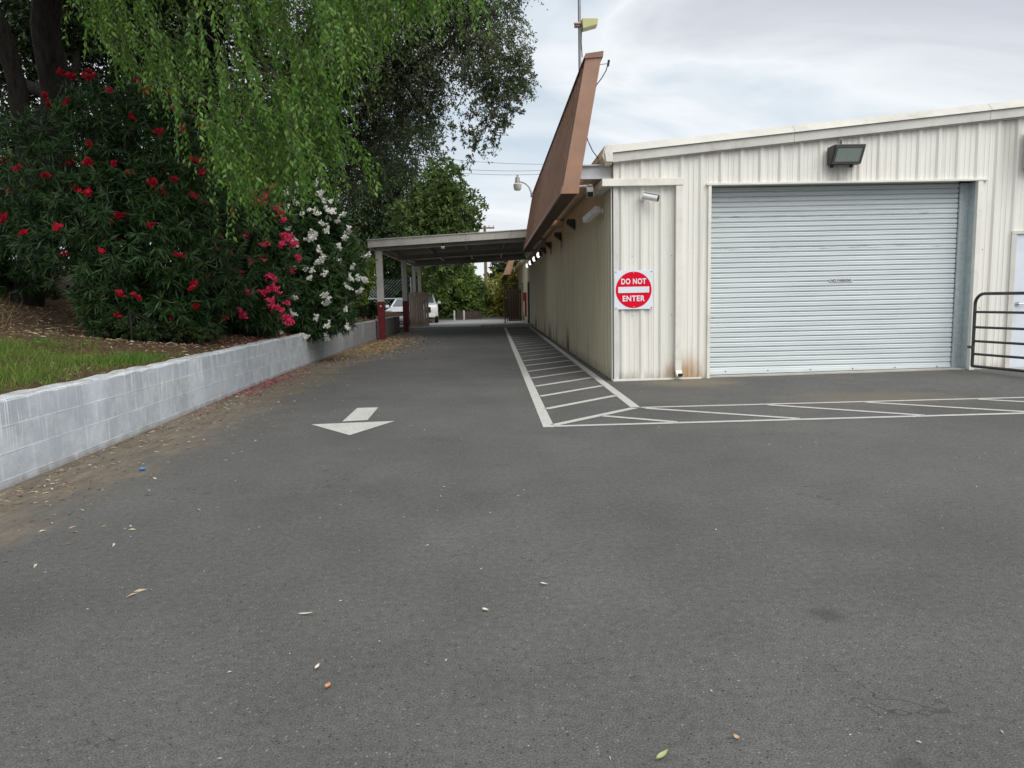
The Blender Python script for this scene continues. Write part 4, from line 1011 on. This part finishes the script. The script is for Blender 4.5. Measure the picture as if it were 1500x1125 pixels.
def tree(name, label, base, lobes, nl, leaf, m, trunk_r=.22, spray=.55, per=26, droop=.35, outb=.6, fork=None, cat='tree', group=None, upb=0.0, inner=.25, roll=None, squash=1.0):
    """lobes: (px,py,Y,r_px,density) volumes the foliage fills; leaves sit along short twigs"""
    r = thing(name, label, cat, base, group)
    base = np.array(base, float); C_ = np.array([P(a, b, Y) for a, b, Y, _, _ in lobes]); Rr = np.array([q * Y / F for _, _, Y, q, _ in lobes])
    wts = np.array([(q * Y) ** 2 * d for _, _, Y, q, d in lobes]); wts = wts / wts.sum()
    ns = max(1, nl // per); k = rng.choice(len(lobes), ns, p=wts)
    u = unit(rng.normal(size=(ns, 3))); rad = (inner + (1 - inner) * rng.uniform(0, 1, ns) ** .45)
    s0 = C_[k] + u * (rad * Rr[k])[:, None] * np.array([1, 1, squash]) * (1 - .18 * np.abs(rng.normal(size=(ns, 1))))
    dr = unit(u * outb + rng.normal(size=(ns, 3)) * .5 + np.array([0, 0, upb]))
    sl = spray * rng.uniform(.6, 1.3, ns) * np.clip(Rr[k] / 1.6, .45, 1.2)
    tt = rng.uniform(0, 1, (ns, per)) ** .8
    pos = s0[:, None] + dr[:, None] * (tt * sl[:, None])[..., None]
    pos[..., 2] -= droop * (tt ** 2) * sl[:, None]
    pos += rng.normal(size=pos.shape) * (.07 * sl[:, None, None])
    ld = unit(dr[:, None] * .6 + rng.normal(size=pos.shape) * .7 + np.array([0, 0, -droop * .9]))
    pos = pos.reshape(-1, 3); ld = ld.reshape(-1, 3)
    Lf = rng.uniform(.65, 1.25, len(pos)) * leaf[0]
    link('crown', leaf_mesh('crown', pos, ld, Lf, Lf * leaf[1] / leaf[0], .1, True), m, r)
    paths = []
    f_ = np.array(fork, float) if fork is not None else base + np.array([0, 0, .35 * max(1., C_[:, 2].mean() - base[2])])
    st_ = wobble(base - np.array([0, 0, .3]), f_, 5, .06); paths.append((st_, list(np.linspace(trunk_r, trunk_r * .72, 5))))
    for c, q in sorted(zip(C_, Rr), key=lambda x: -x[1])[:10]:
        paths.append((wobble(f_, c, 7), list(np.linspace(trunk_r * .55, min(.03, trunk_r * .15), 7))))
        for _ in range(3):
            e = c + unit(rng.normal(size=3)) * q * .8; paths.append((wobble(c, e, 4), list(np.linspace(min(.03, trunk_r * .15), min(.008, trunk_r * .05), 4))))
    trunk_mesh('trunk', r, paths)
    return r


# --- the big grey-green tree leaning over the lane
tree('spreading_tree', 'big grey-green small-leaved tree whose boughs hang over the lane', (-7.2, 20.5, 1.2),
     [(560, 50, 20, 105, 1), (650, 45, 20, 85, 1), (705, 20, 20, 70, 1), (600, -40, 20, 120, .8), (700, -70, 20, 90, .7), (560, -230, 20, 150, .35), (660, -260, 22, 130, .3), (722, 95, 19, 55, 1.15), (745, 112, 18.8, 42, .9), (733, 150, 18.8, 40, .95), (708, 185, 18.8, 28, .75), (700, 222, 18.8, 17, .55),  # highest lobes are unseen crown, added to block sky light
      (655, 150, 19.6, 46, .22), (668, 205, 19.2, 30, .18), (585, 140, 20.5, 72, 1.05), (510, 130, 21, 90, 1), (500, 230, 21.5, 62, .9), (560, 215, 21.5, 58, .85), (450, 60, 21, 100, .8), (610, 130, 20.5, 45, .8)],
     180000, (.092, .032), L_OLIVE, .38, .55, 26, .45, .55, (-6.0, 20.5, 5.4))
# --- darker conifer-like mass below it
tree('dark_cedar', 'dark olive-green conifer filling the gap between the white oleander and the carport', (-8.2, 47.5, .9),
     [(560, 300, 47, 62, 1), (600, 225, 47, 46, 1), (540, 240, 47, 55, 1), (615, 175, 47, 28, .7), (545, 365, 47.5, 50, 1), (600, 325, 47.5, 40, .9), (500, 300, 47, 60, .9), (480, 370, 47, 62, .8), (590, 270, 47, 40, .8), (620, 290, 47, 24, .6)],
     42000, (.30, .075), L_DARK, .34, 1.1, 26, .75, .6)
tree('round_oak', 'mid-green rounded tree rising just above the carport roof', (-5.6, 47, 0),
     [(652, 262, 43, 26, .9), (640, 290, 43, 34, 1), (668, 305, 43, 34, 1), (625, 330, 43, 38, 1), (662, 342, 43, 38, 1), (680, 345, 43, 18, .8), (640, 370, 43, 42, 1), (600, 320, 43, 30, .7)],
     26000, (.24, .12), L_MID, .3, .75, 24, .2, .7, (-4.2, 46, 4.2))
tree('redwood', 'broad bright-edged conifer seen under the carport roof', (-2.9, 54, 0),
     [(650, 400, 53, 36, 1), (625, 420, 53, 30, 1), (680, 405, 53, 24, 1), (655, 440, 53, 40, 1), (685, 440, 53, 26, 1), (620, 445, 53, 25, 1), (690, 420, 53, 17, .8)],
     24000, (.34, .10), L_CONI, .4, 1.1, 24, .5, .8)
tree('yellow_bush', 'yellow-green willowy bush beside the utility pole', (.6, 55, 0),
     [(726, 438, 54, 20, 1), (740, 428, 54, 24, 1), (757, 430, 54, 24, 1), (740, 452, 54, 24, 1), (714, 456, 54, 17, 1), (762, 455, 54, 22, 1), (702, 460, 54, 12, 1)],
     11000, (.30, .07), L_YEL, .14, 1.1, 24, .1, .5, None, 'shrub', None, .8)
tree('distant_tree', 'dark treetop low in the sky gap left of the far wall', (2.2, 66, 0), [(735, 392, 64, 15, .6), (722, 402, 64, 10, .35), (752, 400, 64, 18, .8)], 3200, (.36, .16), L_DARK, .25, .9)
tree('lime_shrub', 'lime-green shrub just left of the first carport post', (-5.0, 23.5, .7),
     [(522, 395, 22.5, 24, 1), (508, 368, 22.8, 20, .9), (533, 418, 22.5, 16, .9), (522, 428, 22.5, 20, .8), (505, 400, 22.8, 22, .8)], 8200, (.12, .055), L_LIME, .06, .4, 22, .25, .5, None, 'shrub', None, .5)
tree('hedge_shrub', 'very dark low hedge shrub in the shade behind the first carport post', (-6.0, 27.5, .7),
     [(520, 455, 27, 16, 1), (495, 448, 27, 18, 1), (540, 452, 27.5, 14, 1), (470, 440, 26, 22, 1), (440, 430, 26, 30, 1)], 15000, (.10, .05), L_DARK, .08, .4, 22, .2, .5, None, 'shrub')
# --- shade trees filling the upper left
tree('shade_tree', 'tall dark tree at the far left with sky glinting through its leaves', (-13.5, 19, 2.2),
     [(-60, 60, 19, 110, .9), (40, 40, 19, 105, .62), (40, 190, 19, 85, .55), (-40, 250, 18, 110, 1), (130, 60, 19.5, 100, .8), (0, 350, 17, 75, 1), (30, 420, 16.5, 55, .9), (-50, 420, 16, 90, 1), (60, -60, 19, 120, .9), (90, 290, 18, 80, .9)],
     72000, (.13, .052), L_DARK, .33, .6, 24, .5, .5, P(88, 150, 17))
tree('backing_tree', 'dense dark tree standing behind the weeping tree and the oleanders', (-8.5, 22, 1.9),
     [(210, 60, 21, 120, .9), (320, 80, 21.5, 120, 1), (230, 200, 20.5, 110, 1), (340, 230, 20.5, 110, 1), (430, 200, 21.5, 85, 1), (420, 330, 22, 85, 1), (300, 360, 20, 90, 1), (180, 330, 19, 90, .9), (320, -60, 21, 130, .8), (160, -60, 21, 120, .8), (300, -290, 15.5, 190, .55), (110, -300, 15.5, 190, .55), (470, -330, 16, 170, .5)],  # last lobes, high out of view, added to shade bank and side wall
     118000, (.15, .062), L_DARK, .36, .65, 24, .45, .5, P(290, 140, 21))
for lab, nm, base, lb, n_, mt in (
    ('broad dark far tree line crown left of the chain-link fence', 'roadside_tree', (-12, 44, 0), [(560, 400, 46, 45, 1), (500, 380, 46, 60, 1), (585, 430, 46, 30, 1), (430, 400, 46, 60, 1), (560, 340, 47, 50, 1), (540, 445, 46, 25, 1)], 15000, L_DARK),
    ('bushy green tree glimpsed between the carport posts', 'roadside_tree', (-7.5, 50, 0), [(590, 425, 50, 26, 1), (572, 405, 50, 26, 1), (605, 400, 50, 22, .7), (560, 440, 50, 22, 1), (600, 450, 50, 20, 1)], 9000, L_MID)):
    tree(nm, lab, base, lb, n_, (.28, .12), mt, .3, .9, 24, .4)


# --- weeping tree --------------------------------------------------------
wt = thing('weeping_tree', 'bright green weeping tree trailing leafy strands over the block wall', 'tree', (-9.3, 15, 1.6))
fk = P(72, -40, 14.6)
paths = [([(-9.3, 15, 1.2)] + [P(86, 240, 15), P(80, 130, 15), P(66, 40, 14.8)] + [fk], [.30, .27, .25, .25, .24])]
limb_ends = [P(230, -150, 11.5), P(340, -190, 10.2), P(460, -170, 9.8), P(580, -140, 10.5), P(690, -110, 11.2), P(140, -120, 11), P(300, -60, 12.2)]
limb_ends += [np.array(q) for q in ((-4.6, 8.4, 8.7), (-6.6, 8.8, 8.9), (-8.2, 9.6, 9.1), (-5.6, 11., 9.4))]
for e in limb_ends: paths.append((wobble(fk, e, 8, .18), list(np.linspace(.15, .02, 8))))
paths.append(([P(33, 165, 16.5), P(22, 110, 16.3), P(4, 50, 16), P(-30, -30, 15.6)], [.2, .18, .17, .16]))
paths[-1] = ([(P(45, 420, 16.5)), P(38, 220, 16.5), P(24, 120, 16.3), P(4, 50, 16), P(-30, -30, 15.6)], [.22, .2, .18, .17, .16])
trunk_mesh('trunk', wt, paths)
strands = []; mains = []
yb_x = [100, 130, 170, 200, 230, 260, 300, 330, 350, 370, 400, 430, 455, 480, 500, 520, 545, 570, 610, 650, 700, 715]
yb_v = [40, 80, 110, 150, 150, 175, 205, 295, 335, 318, 300, 285, 270, 262, 190, 120, 75, 40, 42, 30, 45, 15]
bx = np.concatenate([rng.uniform(92, 330, 50), rng.uniform(318, 512, 112), rng.uniform(500, 575, 18), rng.uniform(575, 712, 14)])
for x in bx:
    Y = rng.uniform(8.6, 11.2) if x > 330 else rng.uniform(9.8, 13.)
    if x > 520: Y = rng.uniform(9.5, 11.5)
    lim = np.interp(x, yb_x, yb_v)
    yb = lim if rng.uniform() < .42 else rng.uniform(-160, max(lim - 20, 0))
    if x > 520: yb = lim
    bot = P(x, yb, Y); rise = rng.uniform(.9, 1.9); lean = rng.uniform(.15, .75); fy = rng.normal(0, .3)
    u = np.linspace(0, 1, 22)
    m0 = bot + np.array([-lean, fy, rise]); m1 = bot + np.array([0, 0, .32])
    mc = m0[None] + (m1 - m0)[None] * u[:, None]; mc[:, 0] += lean * .45 * np.sin(math.pi * u); mc[:, 2] += .22 * np.sin(math.pi * u)
    mains.append(mc)
    for q in range(int(rng.integers(7, 12))):
        v0 = rng.uniform(.12, 1.); k0 = min(21, int(v0 * 21)); ln = rng.uniform(.35, .95) * (1. - .35 * v0) + .1
        nn = max(6, int(ln / .032)); w0 = np.linspace(0, 1, nn)[:, None]
        dx = rng.normal(.10, .13); dy = rng.normal(-.03, .14)
        strands.append(mc[k0][None] + np.concatenate([dx * (1.6 * w0 - .6 * w0 ** 2), dy * (1.6 * w0 - .6 * w0 ** 2), -ln * (.55 * w0 + .45 * w0 ** 2)], 1))
# the arching side spray that reaches towards the lane
arc = [P(430, 140, 9.6), P(458, 158, 9.5), P(480, 172, 9.45), P(505, 194, 9.4), P(520, 206, 9.4), P(534, 232, 9.4), P(543, 275, 9.4)]
arc_t = np.array(arc); uu = np.linspace(0, 6, 60); c = np.stack([np.interp(uu, range(7), arc_t[:, k]) for k in range(3)], 1); strands.append(c)
for a, b, dz in ((3, .30, -.55), (4, .22, -.62), (4.6, .1, -.5), (5, .16, -.40), (4.2, .34, -.4), (3.4, .05, -.30)):
    s0 = np.array([np.interp(a, range(7), arc_t[:, k]) for k in range(3)]); u = np.linspace(0, 1, 16)
    strands.append(s0[None] + np.stack([b * u, rng.normal(0, .1) * u, dz * u ** 1.3], 1))
pos = []; dirs = []; rolls = []; mbt = MB()
for mc in mains:
    mbt.tube(mc[::4], [.006, .006, .005, .005, .004, .003][:len(mc[::4])], 5, False)
    strands.append(mc[6:])
for c in strands:
    n_ = len(c); tn = unit(np.gradient(c, axis=0)); a = rng.uniform(0, 6.28); pl = np.array([math.cos(a), math.sin(a), 0])
    sgn = np.where(np.arange(n_) % 2 == 0, 1., -1.)[:, None]
    side = unit(pl - tn * np.sum(tn * pl, 1, keepdims=True)) * sgn
    nrm = np.cross(tn, side) * sgn
    d = unit(tn * rng.uniform(.55, .95, (n_, 1)) + side * rng.uniform(.45, .85, (n_, 1)) + rng.normal(size=(n_, 3)) * .16 + np.array([0, 0, -.22])); k = rng.uniform(0, 1, n_) > .08
    pos.append(c[k]); dirs.append(d[k]); rolls.append((nrm * .8 + np.array([0, -.2, .6]))[k])
    mbt.tube(c[::5] if n_ > 8 else c, .0016, 3, False)
pos = np.concatenate(pos); dirs = np.concatenate(dirs); rolls = np.concatenate(rolls)
Lf = rng.uniform(.055, .100, len(pos))
# unseen crown dome above the strands, added to shade oleander and bank
cp_, cd_ = [], []
for c, q, n_ in (((-4.6, 8.4, 8.7), 1.6, 5200), ((-6.6, 8.8, 8.9), 1.7, 5600), ((-3.7, 9.8, 9.2), 1.2, 3000), ((-8.2, 9.6, 9.1), 1.6, 5000), ((-5.6, 11.0, 9.4), 1.8, 5200), ((-7.6, 12.2, 9.2), 1.7, 4600)):
    u_ = unit(rng.normal(size=(n_, 3))); cp_.append(np.array(c) + u_ * (q * rng.uniform(.2, 1.1, (n_, 1)) ** .6) * np.array([1, 1, .62])); cd_.append(unit(u_ * .4 + rng.normal(size=(n_, 3)) * .6 + np.array([0, 0, -.5])))
cp_ = np.concatenate(cp_); cd_ = np.concatenate(cd_)
pos = np.concatenate([pos, cp_]); dirs = np.concatenate([dirs, cd_]); rolls = np.concatenate([rolls, np.tile([0, 0, 1.], (len(cp_), 1))]); Lf = np.concatenate([Lf, rng.uniform(.12, .2, len(cp_))])
link('crown', leaf_mesh('crown', pos, dirs, Lf, Lf * rng.uniform(.36, .46, len(Lf)), .08, False, rolls), L_WILLOW, wt)
mbt.build('twigs', m_twig, wt)


# --- oleanders -----------------------------------------------------------
def flower_template(m, nb, size, spread):
    pos = []; dr = []; L = []; W = []; cs_ = [np.zeros(3)]
    for _ in range(nb - 1): cs_.append(cs_[int(rng.integers(max(0, len(cs_) - 6), len(cs_)))] + unit(rng.normal(size=3) * np.array([1, 1, .7])) * size * .95)
    for c in cs_:
        pass; ax = unit(np.array([rng.normal(0, .5), rng.normal(-.6, .5), .7]))
        a = unit(np.cross(ax, [0.3, .2, 1])); b = np.cross(ax, a)
        for k in range(5):
            th_ = 2 * math.pi * k / 5 + rng.uniform(0, .3); d = a * math.cos(th_) + b * math.sin(th_) + ax * .35
            pos.append(c); dr.append(d); L.append(size * rng.uniform(.85, 1.15)); W.append(size * .8)
    me = leaf_mesh('flower_cluster', np.array(pos), np.array(dr), np.array(L), np.array(W), .05); me.materials.append(m); return me


def oleander(label, base, lobes, ntips, m_fl, pix, nfl_random, size, leafL=(.15, .235), lw=.125, group=None, dense=19, snap=1.0):
    r = thing('oleander', label, 'shrub', base, group); base = np.array(base, float)
    C_ = np.array([P(a, b, Y) for a, b, Y, _ in lobes]); Rr = np.array([q * Y / F for _, _, Y, q in lobes])
    wts = (Rr ** 2) / (Rr ** 2).sum(); k = rng.choice(len(lobes), ntips, p=wts)
    u = unit(rng.normal(size=(ntips, 3)) + np.array([0.15, -.35, .05])); rad = np.where(rng.uniform(0, 1, ntips) < .68, rng.uniform(.9, 1.08, ntips), rng.uniform(.45, .9, ntips))
    tip = C_[k] + u * (rad * Rr[k])[:, None]
    gb = np.where(tip[:, 0] < xw(tip[:, 1]) - .2, bank_z(tip[:, 0], tip[:, 1]), .55) + .06
    tip[:, 2] = np.maximum(tip[:, 2], gb)
    ax = unit(u * .8 + np.array([0, -.05, .35]) + rng.normal(size=(ntips, 3)) * .3)
    n_ = ntips * dense
    d0 = unit(rng.normal(size=(ntips, dense, 3))); al = rng.uniform(.15, 1.2, (ntips, dense, 1))
    axx = np.repeat(ax[:, None], dense, 1); perp = unit(d0 - axx * np.sum(d0 * axx, -1, keepdims=True))
    d = unit(axx * np.cos(al * 1.35) + perp * np.sin(al * 1.35) + np.array([0, 0, -.30]))
    back = rng.uniform(0, .20, (ntips, dense, 1)) ** 1.3
    pos = tip[:, None] - axx * back
    Lf = rng.uniform(leafL[0], leafL[1], n_)
    link('foliage', leaf_mesh('foliage', pos.reshape(-1, 3), d.reshape(-1, 3), Lf, Lf * lw * rng.uniform(.8, 1.2, n_), .10, False, axx.reshape(-1, 3) * .8 + np.array([0, -.2, .5])), L_OLEA, r)
    paths = []
    for q in rng.choice(np.where(tip[:, 2] > base[2] + .9)[0], min(90, int((tip[:, 2] > base[2] + .9).sum())), replace=False):
        s_ = base + np.array([rng.normal(0, .35), rng.normal(0, .35), -.1]); mid = s_ * .45 + tip[q] * .55 + np.array([0, 0, .25])
        paths.append(([s_, mid, tip[q]], [.022, .014, .005]))
    mb = MB()
    for p_, r_ in paths: mb.tube(p_, r_, 5)
    mb.build('stem', m_twig, r, smooth=True, auto=80)
    # flowers sit on real tips
    tpx, tpy = px_of(tip); depth = tip[:, 1]
    chosen = []
    for fx, fy in pix:
        sc = np.hypot(tpx - fx, tpy - fy) + (depth - depth.min()) * 9; chosen.append(int(np.argmin(sc)))
    front = np.where((u[:, 1] < .1) & (rad > .9))[0]
    if nfl_random: chosen += list(rng.choice(front, min(nfl_random, len(front)), replace=False))
    chosen = list(dict.fromkeys(chosen))[:100]
    tmpl = [flower_template(m_fl, int(rng.integers(8, 17)), size, size * 1.05) for _ in range(6)]
    for q in chosen:
        o = bpy.data.objects.new('flower_cluster', tmpl[int(rng.integers(6))]); col.objects.link(o); o.parent = r; o.matrix_parent_inverse = Matrix.Translation(-r.location)
        o.location = tuple(tip[q] + ax[q] * .13 + np.array([.03, -.12 - 2.2 * max(0, size - .035) * 10 * .5, .04])); o.rotation_euler = (rng.uniform(-.4, .4), rng.uniform(-.4, .4), rng.uniform(0, 6.28)); sc = rng.uniform(.8, 1.3); o.scale = (sc,) * 3
    return r


red_px = [(110, 133), (108, 163), (70, 162), (142, 133), (218, 153), (193, 177), (87, 180), (252, 182), (258, 200), (287, 205), (238, 217), (275, 243), (287, 250), (178, 248), (135, 262), (28, 257), (27, 293), (12, 323), (115, 290), (135, 291), (230, 278), (262, 283), (290, 275), (272, 303), (302, 310), (100, 347), (228, 346), (160, 364), (185, 371), (100, 391), (170, 443), (186, 444), (200, 444), (278, 456), (125, 128), (98, 128), (265, 285), (126, 258)]
oleander('largest oleander, dark green with scattered crimson flowers, below the weeping tree', (-6.3, 12.9, 1.0),
         [(105, 250, 12.9, 88), (190, 215, 13.1, 85), (265, 260, 13.3, 88), (190, 345, 12.3, 100), (285, 365, 12.8, 95), (120, 345, 12.6, 78), (65, 320, 13.2, 48), (235, 425, 12.2, 62), (165, 425, 12.1, 55), (130, 160, 13.2, 42), (225, 160, 13.3, 42), (255, 455, 12.4, 38), (200, 465, 11.9, 34), (160, 455, 11.9, 34), (225, 475, 12, 30), (290, 470, 12.6, 34)],
         2300, F_RED, red_px, 22, .036)
pink_px = [(325, 282), (355, 270), (357, 293), (393, 285), (395, 298), (325, 374), (350, 330), (365, 312), (383, 312), (315, 414), (358, 460), (345, 390), (355, 392), (403, 317), (412, 340), (422, 348), (415, 365), (395, 369), (390, 385), (402, 406), (398, 420), (400, 430), (370, 436), (385, 440), (392, 452), (408, 460), (412, 470), (417, 450), (435, 360), (420, 398), (411, 336), (424, 352), (418, 362), (404, 425), (392, 447), (399, 413), (388, 436), (412, 464), (340, 475), (366, 470)]
oleander('bright pink flowering oleander between the crimson one and the white one', (-4.9, 14.9, .75),
         [(350, 345, 14.4, 62), (385, 400, 14.5, 52), (340, 425, 14.1, 55), (385, 330, 14.9, 42), (380, 450, 14.3, 38), (335, 300, 14.8, 46)],
         1150, F_PINK, pink_px, 26, .046)
white_px = [(430, 290), (440, 300), (450, 283), (460, 290), (455, 305), (462, 278), (480, 300), (440, 330), (475, 315), (492, 335), (455, 343), (475, 330), (490, 350), (440, 355), (458, 360), (500, 360), (480, 345), (470, 372), (490, 365), (445, 365), (467, 388), (440, 400), (447, 410), (455, 405), (470, 408), (437, 435), (475, 443), (517, 402), (505, 412), (530, 430), (535, 420), (500, 455), (495, 470), (505, 478), (485, 485), (445, 487), (420, 487), (480, 498), (425, 420), (494, 405), (510, 395), (470, 300), (425, 315), (420, 300), (448, 318), (465, 325), (484, 322), (498, 320)]
oleander('tall white flowering oleander spilling over the block wall toward the carport', (-4.8, 17.6, .72),
         [(450, 335, 17.3, 52), (435, 400, 17.0, 56), (480, 390, 17.2, 52), (465, 440, 16.8, 48), (445, 300, 17.6, 34), (478, 335, 17.6, 34), (452, 475, 16.3, 30), (488, 460, 16.6, 30), (500, 425, 18, 24)],
         1750, F_WHITE, white_px, 48, .043)
oleander('small dull red oleander with few blooms at the extreme left edge', (-10.2, 14.6, 1.9),
         [(10, 300, 14.8, 55), (-40, 330, 14.8, 70), (30, 380, 14.6, 48)], 520, F_RED, [(28, 257), (12, 323), (8, 325)], 0, .03)
# low green weeds at the foot of the big oleander
tree('ground_weed', 'low leafy weeds at the foot of the crimson oleander', (-5.4, 11.2, .9),
     [(185, 480, 11.3, 10, 1), (215, 488, 11.4, 14, 1), (255, 487, 11.8, 13, 1), (290, 492, 12.0, 11, 1), (160, 478, 11.6, 12, 1)], 3600, (.05, .028), L_DARK, .02, .2, 20, .2, .5, None, 'weeds', None, .5)
